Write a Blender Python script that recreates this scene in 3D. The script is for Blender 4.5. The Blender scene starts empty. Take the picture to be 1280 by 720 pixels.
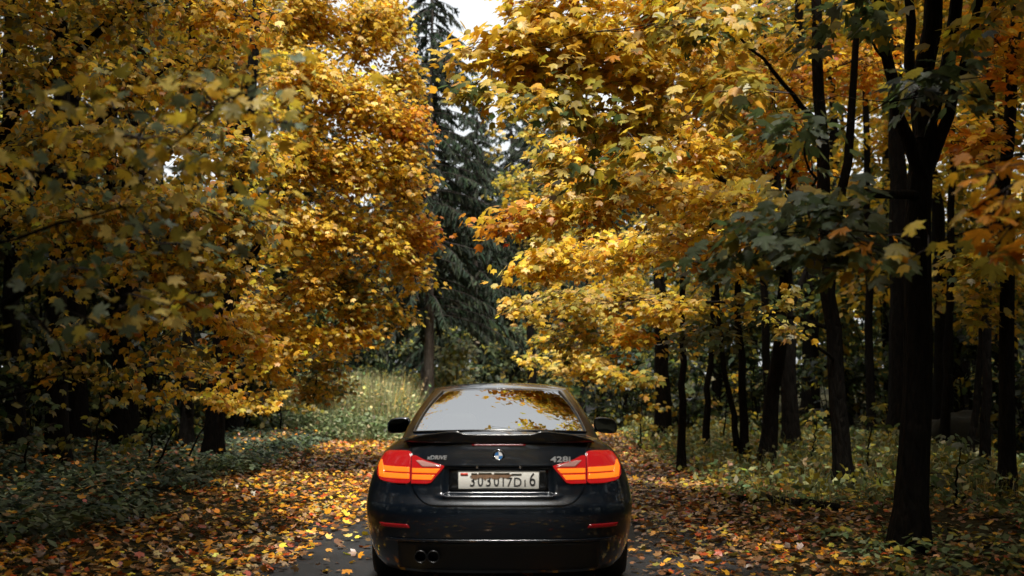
import bpy, math, random
import numpy as np
from mathutils import Vector, Matrix

random.seed(7)
RNG = np.random.default_rng(11)
scene = bpy.context.scene
COL = scene.collection
PI = math.pi

# ------------------------------------------------------------------ camera
cam_d = bpy.data.cameras.new('camera')
cam = bpy.data.objects.new('camera', cam_d)
COL.objects.link(cam)
cam.location = (0, 0, 1.51)
cam.rotation_euler = (math.radians(90 + 4.12), 0, 0)
cam_d.lens = 39.8
cam_d.sensor_width = 36
cam_d.clip_end = 2000
cam_d.dof.use_dof = True
cam_d.dof.focus_distance = 10.5
cam_d.dof.aperture_fstop = 1.7
scene.camera = cam

# ------------------------------------------------------------------ sky, sun, exposure
SUN_EL, SUN_AZ = 66.0, 178.0           # azimuth from +Y (ahead) towards +X
world = bpy.data.worlds.new('World')
scene.world = world
world.use_nodes = True
wn = world.node_tree.nodes
wl = world.node_tree.links
sky = wn.new('ShaderNodeTexSky')
sky.sky_type = 'NISHITA'
sky.sun_disc = False
sky.sun_elevation = math.radians(SUN_EL)
sky.sun_rotation = math.radians(SUN_AZ)
sky.air_density = 1.0
sky.dust_density = 4.0
sky.ozone_density = 1.0
hs = wn.new('ShaderNodeHueSaturation')
hs.inputs['Saturation'].default_value = 0.25
wl.new(sky.outputs[0], hs.inputs['Color'])
bg = wn['Background']
bg.inputs[1].default_value = 0.06
# an even overcast veil over the clear sky
veil = wn.new('ShaderNodeMix')
veil.data_type = 'RGBA'
veil.inputs['Factor'].default_value = 0.7
veil.inputs['B'].default_value = (3.7, 3.85, 3.9, 1)
wl.new(hs.outputs[0], veil.inputs['A'])
wl.new(veil.outputs['Result'], bg.inputs[0])

sun_d = bpy.data.lights.new('sun', 'SUN')
sun_d.energy = 1.5
sun_d.angle = math.radians(10)
sun_d.color = (1.0, 0.95, 0.86)
sun = bpy.data.objects.new('sun', sun_d)
COL.objects.link(sun)
_e, _a = math.radians(SUN_EL), math.radians(SUN_AZ)
_dir = Vector((math.sin(_a) * math.cos(_e), math.cos(_a) * math.cos(_e), math.sin(_e)))
sun.rotation_euler = _dir.to_track_quat('Z', 'Y').to_euler()
sun.location = (0, 0, 30)

scene.view_settings.view_transform = 'Standard'
scene.view_settings.look = 'None'
scene.view_settings.gamma = 1.0
scene.view_settings.use_curve_mapping = False
scene.view_settings.exposure = 2.3
scene.render.engine = 'CYCLES'
cy = scene.cycles
cy.use_denoising = True
cy.max_bounces = 12
cy.diffuse_bounces = 4
cy.glossy_bounces = 3
cy.transmission_bounces = 9
cy.transparent_max_bounces = 8
cy.caustics_reflective = False
cy.caustics_refractive = False
cy.sample_clamp_indirect = 6.0


# ------------------------------------------------------------------ helpers
class MB:
    """collects vertices and faces, builds ONE mesh"""
    def __init__(self):
        self.v = []
        self.n = 0
        self.loops = []
        self.lens = []
        self.cols = []

    def add(self, V, F, col=None):
        V = np.asarray(V, dtype=np.float32).reshape(-1, 3)
        F = np.asarray(F, dtype=np.int32)
        self.v.append(V)
        self.loops.append((F + self.n).ravel())
        self.lens.append(np.full(len(F), F.shape[1], dtype=np.int32))
        if col is not None:
            col = np.asarray(col, dtype=np.float32)
            if col.ndim == 1:
                col = np.tile(col, (len(V), 1))
            self.cols.append(col)
        self.n += len(V)
        return self

    def mesh(self, name, mat=None, smooth=False, offset=None):
        me = bpy.data.meshes.new(name)
        V = np.concatenate(self.v)
        if offset is not None:
            V = V - np.asarray(offset, dtype=np.float32)
        L = np.concatenate(self.loops)
        n = np.concatenate(self.lens)
        me.vertices.add(len(V))
        me.vertices.foreach_set('co', V.astype(np.float32).ravel())
        me.loops.add(len(L))
        me.loops.foreach_set('vertex_index', L)
        me.polygons.add(len(n))
        st = np.zeros(len(n), dtype=np.int32)
        st[1:] = np.cumsum(n)[:-1]
        me.polygons.foreach_set('loop_start', st)
        if smooth:
            me.polygons.foreach_set('use_smooth', np.ones(len(n), dtype=bool))
        if self.cols:
            C = np.concatenate(self.cols)
            ca = me.color_attributes.new('Col', 'FLOAT_COLOR', 'POINT')
            rgba = np.ones((len(V), 4), dtype=np.float32)
            rgba[:, :3] = C[:, :3]
            ca.data.foreach_set('color', rgba.ravel())
        me.update(calc_edges=True)
        me.validate()
        if mat is not None:
            me.materials.append(mat)
        return me


def put(name, me, parent=None, loc=None, rot=None):
    o = bpy.data.objects.new(name, me)
    COL.objects.link(o)
    if parent is not None:
        o.parent = parent
    if loc is not None:
        o.location = loc
    if rot is not None:
        o.rotation_euler = rot
    return o


def tag(o, label=None, cat=None, group=None, kind=None):
    if label:
        o['label'] = label
    if cat:
        o['category'] = cat
    if group:
        o['group'] = group
    if kind:
        o['kind'] = kind
    return o


def thing(name, label, cat, loc=(0, 0, 0), rotz=0, group=None):
    o = bpy.data.objects.new(name, None)
    COL.objects.link(o)
    o.empty_display_size = 0.2
    o.location = loc
    o.rotation_euler = (0, 0, rotz)
    return tag(o, label, cat, group)


def copy_tree(o, parent=None):
    c = o.copy()
    COL.objects.link(c)
    if parent is not None:
        c.parent = parent
    for ch in list(o.children):
        copy_tree(ch, c)
    return c


def grid_faces(nu, nv, wrap_u=False):
    """nu x nv vertex grid, index = i*nv + j"""
    a = np.arange(nu if wrap_u else nu - 1)
    b = np.arange(nv - 1)
    A, B = np.meshgrid(a, b, indexing='ij')
    A2 = (A + 1) % nu
    return np.stack([A * nv + B, A2 * nv + B, A2 * nv + B + 1, A * nv + B + 1], -1).reshape(-1, 4)


def tube(mb, pts, rad, sides=6, col=None):
    pts = np.asarray(pts, dtype=np.float64)
    n = len(pts)
    rad = np.broadcast_to(np.asarray(rad, dtype=np.float64), (n,))
    t = np.gradient(pts, axis=0)
    t /= np.linalg.norm(t, axis=1, keepdims=True) + 1e-9
    up = np.array([0, 0, 1.0]) if abs(t[:, 2]).mean() < 0.8 else np.array([1.0, 0, 0])
    a = np.cross(t, up)
    a /= np.linalg.norm(a, axis=1, keepdims=True) + 1e-9
    b = np.cross(t, a)
    th = np.linspace(0, 2 * PI, sides, endpoint=False)
    V = pts[None] + rad[None, :, None] * (np.cos(th)[:, None, None] * a[None] + np.sin(th)[:, None, None] * b[None])
    mb.add(V.reshape(-1, 3), grid_faces(sides, n, True), col)


BOXF = [[0, 3, 2, 1], [4, 5, 6, 7], [0, 1, 5, 4], [1, 2, 6, 5], [2, 3, 7, 6], [3, 0, 4, 7]]


def box(mb, x0, x1, y0, y1, z0, z1, col=None):
    mb.add([[x0, y0, z0], [x1, y0, z0], [x1, y1, z0], [x0, y1, z0],
            [x0, y0, z1], [x1, y0, z1], [x1, y1, z1], [x0, y1, z1]], BOXF, col)


def bevel(o, w=0.01, seg=3):
    m = o.modifiers.new('bevel', 'BEVEL')
    m.width = w
    m.segments = seg
    m.limit_method = 'ANGLE'
    return o


# ------------------------------------------------------------------ materials
def mat_new(name):
    m = bpy.data.materials.new(name)
    m.use_nodes = True
    return m, m.node_tree.nodes, m.node_tree.links, m.node_tree.nodes['Principled BSDF']


def simple(name, col, rough=0.5, metal=0.0, spec=0.5, coat=0.0, noise=0.0, nscale=40.0, bump=0.0):
    m, n, l, p = mat_new(name)
    p.inputs['Base Color'].default_value = (*col, 1)
    p.inputs['Roughness'].default_value = rough
    p.inputs['Metallic'].default_value = metal
    p.inputs['Specular IOR Level'].default_value = spec
    p.inputs['Coat Weight'].default_value = coat
    if coat:
        p.inputs['Coat Roughness'].default_value = 0.03
    if noise or bump:
        tc = n.new('ShaderNodeTexCoord')
        t = n.new('ShaderNodeTexNoise')
        t.inputs['Scale'].default_value = nscale
        t.inputs['Detail'].default_value = 5
        l.new(tc.outputs['Object'], t.inputs['Vector'])
        if noise:
            mx = n.new('ShaderNodeMix')
            mx.data_type = 'RGBA'
            mx.inputs['A'].default_value = (*[c * (1 - noise) for c in col], 1)
            mx.inputs['B'].default_value = (*[min(1, c * (1 + noise)) for c in col], 1)
            l.new(t.outputs['Fac'], mx.inputs['Factor'])
            l.new(mx.outputs['Result'], p.inputs['Base Color'])
        if bump:
            b = n.new('ShaderNodeBump')
            b.inputs['Strength'].default_value = bump
            b.inputs['Distance'].default_value = 0.02
            l.new(t.outputs['Fac'], b.inputs['Height'])
            l.new(b.outputs['Normal'], p.inputs['Normal'])
    return m


def glow(name, col, strength, base=(0.3, 0.02, 0.01)):
    m, n, l, p = mat_new(name)
    p.inputs['Base Color'].default_value = (*base, 1)
    p.inputs['Roughness'].default_value = 0.15
    p.inputs['Emission Color'].default_value = (*col, 1)
    p.inputs['Emission Strength'].default_value = strength
    return m


def glass_mat(name, tint=(0.55, 0.6, 0.58)):
    m, n, l, p = mat_new(name)
    n.remove(p)
    out = n['Material Output']
    tr = n.new('ShaderNodeBsdfTransparent')
    tr.inputs[0].default_value = (*tint, 1)
    gl = n.new('ShaderNodeBsdfGlossy')
    gl.inputs['Roughness'].default_value = 0.01
    gl.inputs['Color'].default_value = (1, 1, 1, 1)
    fr = n.new('ShaderNodeFresnel')
    fr.inputs['IOR'].default_value = 6.0
    mx = n.new('ShaderNodeMixShader')
    l.new(fr.outputs[0], mx.inputs[0])
    l.new(tr.outputs[0], mx.inputs[1])
    l.new(gl.outputs[0], mx.inputs[2])
    # a few water spots and dust break up the mirror
    l.new(mx.outputs[0], out.inputs['Surface'])
    return m


def leaf_mat(name, transl=0.4, rough=0.42, spec=0.5):
    m, n, l, p = mat_new(name)
    out = n['Material Output']
    at = n.new('ShaderNodeVertexColor')
    at.layer_name = 'Col'
    tc = n.new('ShaderNodeTexCoord')
    no = n.new('ShaderNodeTexNoise')
    no.inputs['Scale'].default_value = 22.0
    no.inputs['Detail'].default_value = 3
    l.new(tc.outputs['Object'], no.inputs['Vector'])
    rmp = n.new('ShaderNodeMapRange')
    rmp.inputs['From Min'].default_value = 0.3
    rmp.inputs['From Max'].default_value = 0.7
    rmp.inputs['To Min'].default_value = 0.72
    rmp.inputs['To Max'].default_value = 1.15
    l.new(no.outputs['Fac'], rmp.inputs['Value'])
    mul = n.new('ShaderNodeVectorMath')
    mul.operation = 'SCALE'
    l.new(at.outputs['Color'], mul.inputs[0])
    l.new(rmp.outputs['Result'], mul.inputs['Scale'])
    l.new(mul.outputs['Vector'], p.inputs['Base Color'])
    p.inputs['Roughness'].default_value = rough
    p.inputs['Specular IOR Level'].default_value = spec
    tl = n.new('ShaderNodeBsdfTranslucent')
    l.new(mul.outputs['Vector'], tl.inputs['Color'])
    mx = n.new('ShaderNodeMixShader')
    mx.inputs[0].default_value = transl
    l.new(p.outputs[0], mx.inputs[1])
    l.new(tl.outputs[0], mx.inputs[2])
    l.new(mx.outputs[0], out.inputs['Surface'])
    return m


def bark_mat(name, c0, c1, sc=9.0):
    m, n, l, p = mat_new(name)
    tc = n.new('ShaderNodeTexCoord')
    mp = n.new('ShaderNodeMapping')
    mp.inputs['Scale'].default_value = (1, 1, 0.22)
    l.new(tc.outputs['Object'], mp.inputs['Vector'])
    t = n.new('ShaderNodeTexNoise')
    t.inputs['Scale'].default_value = sc * 2
    t.inputs['Detail'].default_value = 8
    t.inputs['Roughness'].default_value = 0.7
    l.new(mp.outputs[0], t.inputs['Vector'])
    v = n.new('ShaderNodeTexVoronoi')
    v.feature = 'DISTANCE_TO_EDGE'
    v.inputs['Scale'].default_value = sc * 2.2
    l.new(mp.outputs[0], v.inputs['Vector'])
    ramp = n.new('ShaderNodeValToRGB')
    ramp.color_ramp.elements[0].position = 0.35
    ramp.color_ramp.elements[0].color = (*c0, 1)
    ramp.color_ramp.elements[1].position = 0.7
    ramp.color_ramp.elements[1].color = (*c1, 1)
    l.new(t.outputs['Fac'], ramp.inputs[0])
    l.new(ramp.outputs[0], p.inputs['Base Color'])
    p.inputs['Roughness'].default_value = 0.9
    p.inputs['Specular IOR Level'].default_value = 0.08
    mth = n.new('ShaderNodeMath')
    mth.operation = 'MULTIPLY_ADD'
    mth.inputs[1].default_value = 1.6
    l.new(v.outputs['Distance'], mth.inputs[0])
    l.new(t.outputs['Fac'], mth.inputs[2])
    b = n.new('ShaderNodeBump')
    b.inputs['Strength'].default_value = 0.9
    b.inputs['Distance'].default_value = 0.03
    l.new(mth.outputs[0], b.inputs['Height'])
    l.new(b.outputs['Normal'], p.inputs['Normal'])
    return m


M = {}
M['leaf'] = leaf_mat('leaf_blade', 0.52)
M['litter'] = leaf_mat('fallen_leaf_blade', 0.12, 0.33, 0.6)
M['herb'] = leaf_mat('herb_leaf', 0.25, 0.6, 0.25)
M['grass'] = leaf_mat('dry_grass', 0.3, 0.6, 0.3)
M['needle'] = leaf_mat('spruce_needles', 0.1, 0.85, 0.12)
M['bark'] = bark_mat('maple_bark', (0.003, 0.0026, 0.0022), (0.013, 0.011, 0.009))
M['bark2'] = bark_mat('spruce_bark', (0.04, 0.033, 0.028), (0.13, 0.115, 0.10), 7)
M['twig'] = simple('twig_bark', (0.03, 0.022, 0.018), 0.8)
M['moss'] = simple('mossy_soil', (0.02, 0.02, 0.014), 0.95, noise=0.6, nscale=6, bump=0.8)
M['turq'] = simple('turquoise_paint', (0.16, 0.42, 0.38), 0.6, noise=0.25, nscale=12)

paint = simple('navy_black_paint', (0.0025, 0.006, 0.012), 0.28, metal=0.35, coat=1.0)
_n, _l = paint.node_tree.nodes, paint.node_tree.links
_t = _n.new('ShaderNodeTexNoise')
_t.inputs['Scale'].default_value = 9.0
_t.inputs['Detail'].default_value = 8
_t.inputs['Roughness'].default_value = 0.75
_tc = _n.new('ShaderNodeTexCoord')
_l.new(_tc.outputs['Object'], _t.inputs['Vector'])
_mr = _n.new('ShaderNodeMapRange')           # thin road film on the clear coat
_mr.inputs['From Min'].default_value = 0.42
_mr.inputs['From Max'].default_value = 0.75
_mr.inputs['To Min'].default_value = 0.02
_mr.inputs['To Max'].default_value = 0.22
_l.new(_t.outputs['Fac'], _mr.inputs['Value'])
_l.new(_mr.outputs[0], _n['Principled BSDF'].inputs['Coat Roughness'])
M['paint'] = paint
M['black_gloss'] = simple('gloss_black_plastic', (0.003, 0.003, 0.0035), 0.18, coat=0.4)
M['black_matte'] = simple('black_plastic', (0.003, 0.003, 0.003), 0.6, noise=0.2, nscale=60)
M['rubber'] = simple('tyre_rubber', (0.012, 0.012, 0.012), 0.8, bump=0.2, nscale=80)
M['rim'] = simple('dark_alloy', (0.12, 0.12, 0.125), 0.3, metal=1.0)
M['chrome'] = simple('bright_chrome', (0.75, 0.76, 0.78), 0.12, metal=1.0)
M['steel'] = simple('exhaust_steel', (0.05, 0.05, 0.052), 0.35, metal=1.0)
M['cabin'] = simple('cabin_leather', (0.02, 0.018, 0.016), 0.6, bump=0.15, nscale=90)
M['cabin_light'] = simple('beige_leather', (0.11, 0.09, 0.065), 0.6, bump=0.15, nscale=90)
M['glass'] = glass_mat('window_glass', (0.42, 0.46, 0.45))
M['mirror'] = simple('mirror_glass', (0.12, 0.13, 0.14), 0.02, metal=1.0)
M['lamp_red'] = glow('lit_red_lens', (1.0, 0.02, 0.02), 0.08, (0.11, 0.003, 0.005))
M['lamp_red'].node_tree.nodes['Principled BSDF'].inputs['Coat Weight'].default_value = 0.25
M['lamp_bar'] = glow('lit_light_bar', (1.0, 0.21, 0.012), 0.22, (0.5, 0.08, 0.01))
M['lamp_clear'] = simple('clear_lens', (0.42, 0.22, 0.2), 0.12, coat=1.0)
M['reflector'] = glow('glowing_reflector', (1.0, 0.02, 0.02), 0.008, (0.16, 0.005, 0.008))  # faint emission makes the reflectors glow red though they are no lamps
M['plate'] = simple('plate_white', (0.78, 0.77, 0.72), 0.4, noise=0.06, nscale=30)
M['plate_ink'] = simple('plate_ink', (0.012, 0.012, 0.014), 0.5)
M['plate_red'] = simple('plate_flag_red', (0.55, 0.05, 0.03), 0.5)
M['plate_smear'] = simple('plate_smear', (0.05, 0.045, 0.03), 0.6, noise=0.8, nscale=26)
M['smear2'] = simple('plate_smear_brown', (0.22, 0.13, 0.075), 0.6, noise=0.6, nscale=30)
M['badge'] = simple('badge_silver', (0.55, 0.56, 0.57), 0.35, metal=0.4)
M['blue'] = simple('emblem_blue', (0.03, 0.16, 0.42), 0.3)
M['white'] = simple('emblem_white', (0.8, 0.8, 0.8), 0.3)
# ------------------------------------------------------------------ the car
# car coordinates: x right, y forward from the rear bumper, z up
CAR_Y, CAR_X = 7.36, -0.087
car = thing('car', 'dark navy coupe with lit tail lights parked on the leaf covered lane', 'car', (CAR_X, CAR_Y, 0.012))

LEN = 4.62
_zk = [0.17, 0.22, 0.30, 0.40, 0.48, 0.56, 0.62, 0.68, 0.74, 0.80, 0.87, 0.93, 0.98, 1.02]
_wk = [0.80, 0.845, 0.875, 0.895, 0.905, 0.9125, 0.910, 0.902, 0.888, 0.868, 0.838, 0.800, 0.745, 0.680]
_rk = [0.16, 0.13, 0.085, 0.035, 0.012, 0.0, 0.008, 0.045, 0.062, 0.066, 0.070, 0.085, 0.10, 0.105]


def W_at(z):
    return np.interp(z, _zk, _wk)


def R_at(z):
    zz = np.clip(z, _zk[0], _zk[-1])
    a = np.interp(zz - 0.008, _zk, _rk)
    b = np.interp(zz + 0.008, _zk, _rk)
    return 0.5 * (a + b)


def sstep(a, b, x):
    t = np.clip((x - a) / (b - a), 0, 1)
    return t * t * (3 - 2 * t)


RD, RN = 0.62, 3.1      # rear corner depth and squareness
FD, FN = 1.05, 2.6


def y_rear(x, z):
    """rear surface of the body, with the plate recess"""
    x = np.abs(np.asarray(x, dtype=float))
    z = np.asarray(z, dtype=float)
    u = np.clip(x / W_at(z), 0, 0.9995)
    y = R_at(z) + RD * (1 - (1 - u ** RN) ** (1 / RN))
    rec = (1 - sstep(0.33, 0.37, x)) * sstep(0.685, 0.70, z) * (1 - sstep(0.855, 0.875, z))
    crease = (1 - sstep(0.34, 0.43, x)) * np.exp(-((z - 0.680) / 0.014) ** 2)
    return y + 0.030 * rec - 0.016 * crease


def flare(y):
    return 0.0 + 0.012 * np.exp(-((y - 1.06) / 0.45) ** 2) + 0.008 * np.exp(-((y - 3.85) / 0.45) ** 2) - 0.02 * np.exp(-((y - 2.4) / 0.8) ** 2)


def x_side(y, z):
    """half width of the side at y, z (between the corners)"""
    return W_at(z) + flare(y)


def top_z(y):
    return np.interp(y, [0, 0.1, 0.5, 1.0, 3.0, 3.4, 4.0, 4.4, 4.62], [1.02, 1.02, 1.01, 0.985, 0.955, 0.945, 0.88, 0.78, 0.70])


def body_ring(nr=34, ns=70, nf=26):
    """plan parameters (u: kind,value) of the right half outline, from rear centre to front centre"""
    pts = []
    for a in np.linspace(0, 1, nr):
        pts.append(('r', a))
    for y in np.linspace(RD + 0.12, LEN - FD - 0.05, ns):
        pts.append(('s', y))
    for a in np.linspace(0, 1, nf):
        pts.append(('f', a))
    return pts


def build_body():
    ring = body_ring()
    levels = np.unique(np.round(np.concatenate([np.linspace(0.17, 0.60, 16), np.linspace(0.60, 0.90, 34), np.linspace(0.90, 1.02, 10)]), 4))
    nl = len(levels)
    half = np.zeros((len(ring), nl, 3))
    for i, (k, a) in enumerate(ring):
        z = levels.copy()
        if k == 'r':
            ang = a * PI / 2
            # even spread over x with crowding to the corner
            u = np.sin(ang) ** 0.9
            x = W_at(z) * min(u, 0.9995)
            y = y_rear(x, z)
            x = x + flare(y) * sstep(0.3, 0.7, y)
        elif k == 's':
            y = np.full(nl, a)
            f = (z - 0.17) / 0.85
            z = 0.17 + f * (top_z(a) - 0.17)
            x = x_side(y, 0.17 + f * 0.85)
        else:
            ang = (1 - a) * PI / 2
            c, s = math.cos(ang) ** (2 / FN), math.sin(ang) ** (2 / FN)
            f = (z - 0.17) / 0.85
            x = (W_at(z) - 0.01) * s
            fr = LEN - 0.10 * np.abs(f - 0.4) - 0.12 * sstep(0.7, 1.0, f)
            y = fr - FD * (1 - c)
            z = 0.17 + f * (top_z(np.clip(y, 0, LEN)) - 0.17)
        half[i, :, 0] = x
        half[i, :, 1] = y
        half[i, :, 2] = z
    return half


half = build_body()
nI, nL, _ = half.shape
AX_R, AX_F, AZ, AR = 1.06, 3.86, 0.325, 0.365


def body_mesh():
    mb = MB()
    for s in (1, -1):
        V = half.copy()
        V[..., 0] *= s
        F = grid_faces(nI, nL)
        c = V.reshape(-1, 3)[F].mean(1)
        keep = np.ones(len(F), bool)
        for ay in (AX_R, AX_F):
            keep &= ~(((c[:, 1] - ay) ** 2 + (c[:, 2] - AZ) ** 2 < AR ** 2) & (np.abs(c[:, 0]) > 0.6))
        F = F[keep]
        if s == -1:
            F = F[:, ::-1]
        mb.add(V.reshape(-1, 3), F)
    # deck over the top ring
    top = half[:, -1, :]
    nc = 25
    lam = np.linspace(-1, 1, nc)
    D = np.zeros((nI, nc, 3))
    D[..., 0] = top[:, 0:1] * lam[None]
    D[..., 1] = top[:, 1:2]
    crown = np.interp(top[:, 1], [0.1, 0.3, 0.8, 3.2, 4.0, 4.6], [0.0, 0.035, 0.05, 0.07, 0.075, 0.01])
    D[..., 2] = top[:, 2:3] + crown[:, None] * (1 - np.abs(lam[None]) ** 2.2)
    F = grid_faces(nI, nc)
    c = D.reshape(-1, 3)[F].mean(1)
    keep = ~((c[:, 1] > 0.86) & (c[:, 1] < 3.05) & (np.abs(c[:, 0]) < 0.60))
    mb.add(D.reshape(-1, 3), F[keep])
    # floor
    bot = half[:, 0, :]
    B = np.zeros((nI, 3, 3))
    B[..., 0] = bot[:, 0:1] * np.array([-1, 0, 1])[None]
    B[..., 1] = bot[:, 1:2]
    B[..., 2] = bot[:, 2:3]
    mb.add(B.reshape(-1, 3), grid_faces(nI, 3)[:, ::-1])
    return mb.mesh('body', M['paint'], True)


body = put('body', body_mesh(), car)


def patch(zs, xl, xr, n=16, off=0.006, skirt=0.02, yf=y_rear, mirror=False, mat=None, name='patch', smooth=True):
    """a panel lying on the rear surface, between x = xl(z) and xr(z), with turned-in edges"""
    zs = np.asarray(zs, float)
    XL = np.array([xl(z) for z in zs])
    XR = np.array([xr(z) for z in zs])
    lam = np.linspace(0, 1, n)
    X = XL[:, None] * (1 - lam[None]) + XR[:, None] * lam[None]
    Z = np.repeat(zs[:, None], n, 1)
    Y = yf(X, Z) - off
    G = np.stack([X, Y, Z], -1)
    big = np.zeros((len(zs) + 2, n + 2, 3))
    big[1:-1, 1:-1] = G
    big[0, 1:-1] = G[0]
    big[-1, 1:-1] = G[-1]
    big[1:-1, 0] = G[:, 0]
    big[1:-1, -1] = G[:, -1]
    big[0, 0], big[0, -1], big[-1, 0], big[-1, -1] = G[0, 0], G[0, -1], G[-1, 0], G[-1, -1]
    ed = np.zeros(big.shape[:2], bool)
    ed[0] = ed[-1] = True
    ed[:, 0] = ed[:, -1] = True
    big[ed, 1] += skirt
    if mirror:
        big[..., 0] *= -1
    F = grid_faces(big.shape[0], big.shape[1])
    if mirror:
        F = F[:, ::-1]
    mb = MB()
    mb.add(big.reshape(-1, 3), F)
    return mb.mesh(name, mat, smooth)


def poly_fn(pts):
    """x as a function of z through points (z, x)"""
    zz = [p[0] for p in pts]
    xx = [p[1] for p in pts]
    return lambda z: float(np.interp(z, zz, xx))


# boot lid: 4 mm proud of the body
lid_half = poly_fn([(0.622, 0.40), (0.630, 0.455), (0.645, 0.495), (0.67, 0.525), (0.71, 0.555), (0.755, 0.572), (0.95, 0.575), (1.0, 0.60), (1.018, 0.615)])
lid_z = np.concatenate([[0.622, 0.626], np.linspace(0.632, 0.68, 6), np.linspace(0.684, 0.71, 8), np.linspace(0.72, 0.845, 8), np.linspace(0.852, 0.88, 8), np.linspace(0.89, 1.018, 9)])
lid = put('trunk_lid', patch(lid_z, lambda z: -lid_half(z), lid_half, 81, 0.007, 0.018, mat=M['paint'], name='trunk_lid'), car)

# bright strip on the crease under the plate
strip = put('trim_strip', patch(np.linspace(0.673, 0.687, 5), lambda z: -0.36, lambda z: 0.36, 41, 0.011, 0.01, mat=M['paint'], name='trim_strip'), lid)
# the plate panel recess is gloss black
rp = put('plate_panel', patch(np.linspace(0.705, 0.85, 6), lambda z: -0.325, lambda z: 0.325, 31, 0.010, 0.006, mat=M['black_gloss'], name='plate_panel'), lid)


# tail lights: outer half on the fender, inner half on the lid
def tail_light(mirror):
    s = -1 if mirror else 1
    outer_l = poly_fn([(0.755, 0.600), (0.765, 0.578), (0.955, 0.578), (0.962, 0.60)])
    outer_r = poly_fn([(0.755, 0.70), (0.762, 0.765), (0.772, 0.800), (0.80, 0.822), (0.85, 0.826), (0.90, 0.806), (0.94, 0.776), (0.955, 0.74), (0.962, 0.66)])
    t = put('tail_light', patch(np.linspace(0.755, 0.962, 26), outer_l, outer_r, 18, 0.010, 0.03, mirror=mirror, mat=M['lamp_red'], name='tail_light'), car)
    inner_l = poly_fn([(0.757, 0.47), (0.765, 0.44), (0.86, 0.358), (0.872, 0.352), (0.885, 0.40), (0.91, 0.49), (0.935, 0.545)])
    inner_r = poly_fn([(0.757, 0.572), (0.935, 0.572)])
    ti = put('tail_light', patch(np.linspace(0.757, 0.935, 24), inner_l, inner_r, 14, 0.014, 0.02, mirror=mirror, mat=M['lamp_red'], name='tail_light'), car)
    # glowing guides: two bars per half, joined by an upright at the outer end
    def bar(z0, z1, xl, xr, parent, off, n=14):
        o = put('light_bar', patch(np.linspace(z0, z1, 6), xl if callable(xl) else (lambda z: xl), xr if callable(xr) else (lambda z: xr), n, off, 0.006, mirror=mirror, mat=M['lamp_bar'], name='light_bar'), parent)
        return o
    bar(0.828, 0.860, 0.585, poly_fn([(0.828, 0.80), (0.86, 0.795)]), t, 0.016)
    bar(0.785, 0.818, 0.585, poly_fn([(0.785, 0.785), (0.818, 0.80)]), t, 0.016)
    bar(0.788, 0.892, poly_fn([(0.788, 0.765), (0.84, 0.765), (0.892, 0.792)]), poly_fn([(0.788, 0.802), (0.85, 0.817), (0.892, 0.804)]), t, 0.0175, 6)
    bar(0.826, 0.855, poly_fn([(0.826, 0.405), (0.855, 0.380)]), 0.566, ti, 0.020)
    bar(0.783, 0.814, poly_fn([(0.783, 0.438), (0.814, 0.414)]), 0.566, ti, 0.020)
    o = put('clear_lens', patch(np.linspace(0.864, 0.905, 7), poly_fn([(0.864, 0.37), (0.88, 0.405), (0.905, 0.50)]), poly_fn([(0.864, 0.50), (0.905, 0.545)]), 10, 0.018, 0.004, mirror=mirror, mat=M['lamp_clear'], name='clear_lens'), ti)
    return t


tail_light(False)
tail_light(True)

# bumper details
for mir in (False, True):
    put('reflector', patch(np.linspace(0.474, 0.498, 4), poly_fn([(0.474, 0.575), (0.498, 0.59)]), poly_fn([(0.474, 0.775), (0.498, 0.785)]), 14, 0.006, 0.012, mirror=mir, mat=M['reflector'], name='reflector'), car)
put('bumper_lip', patch(np.linspace(0.385, 0.402, 4), lambda z: -0.74, lambda z: 0.74, 61, 0.012, 0.02, mat=M['paint'], name='bumper_lip'), car)
put('diffuser', patch(np.linspace(0.19, 0.378, 10), lambda z: -0.66, lambda z: 0.66, 51, 0.006, 0.02, mat=M['black_matte'], name='diffuser'), car)


def lathe(mb, prof, sides=32, axis='y', centre=(0, 0, 0)):
    prof = np.asarray(prof, float)
    th = np.linspace(0, 2 * PI, sides, endpoint=False)
    V = np.zeros((sides, len(prof), 3))
    c, s = np.cos(th)[:, None], np.sin(th)[:, None]
    if axis == 'y':
        V[..., 0] = prof[None, :, 0] * c
        V[..., 2] = prof[None, :, 0] * s
        V[..., 1] = prof[None, :, 1]
    else:
        V[..., 1] = prof[None, :, 0] * c
        V[..., 2] = prof[None, :, 0] * s
        V[..., 0] = prof[None, :, 1]
    mb.add((V + np.asarray(centre)).reshape(-1, 3), grid_faces(sides, len(prof), True))


for x in (-0.505, -0.422):
    mb = MB()
    lathe(mb, [(0.001, 0.10), (0.031, 0.10), (0.033, 0.0), (0.037, -0.006), (0.041, 0.0), (0.041, 0.16)], 28, 'y', (x, 0.055, 0.292))
    put('exhaust_tip', mb.mesh('exhaust_tip', M['steel'], True), car)


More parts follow.
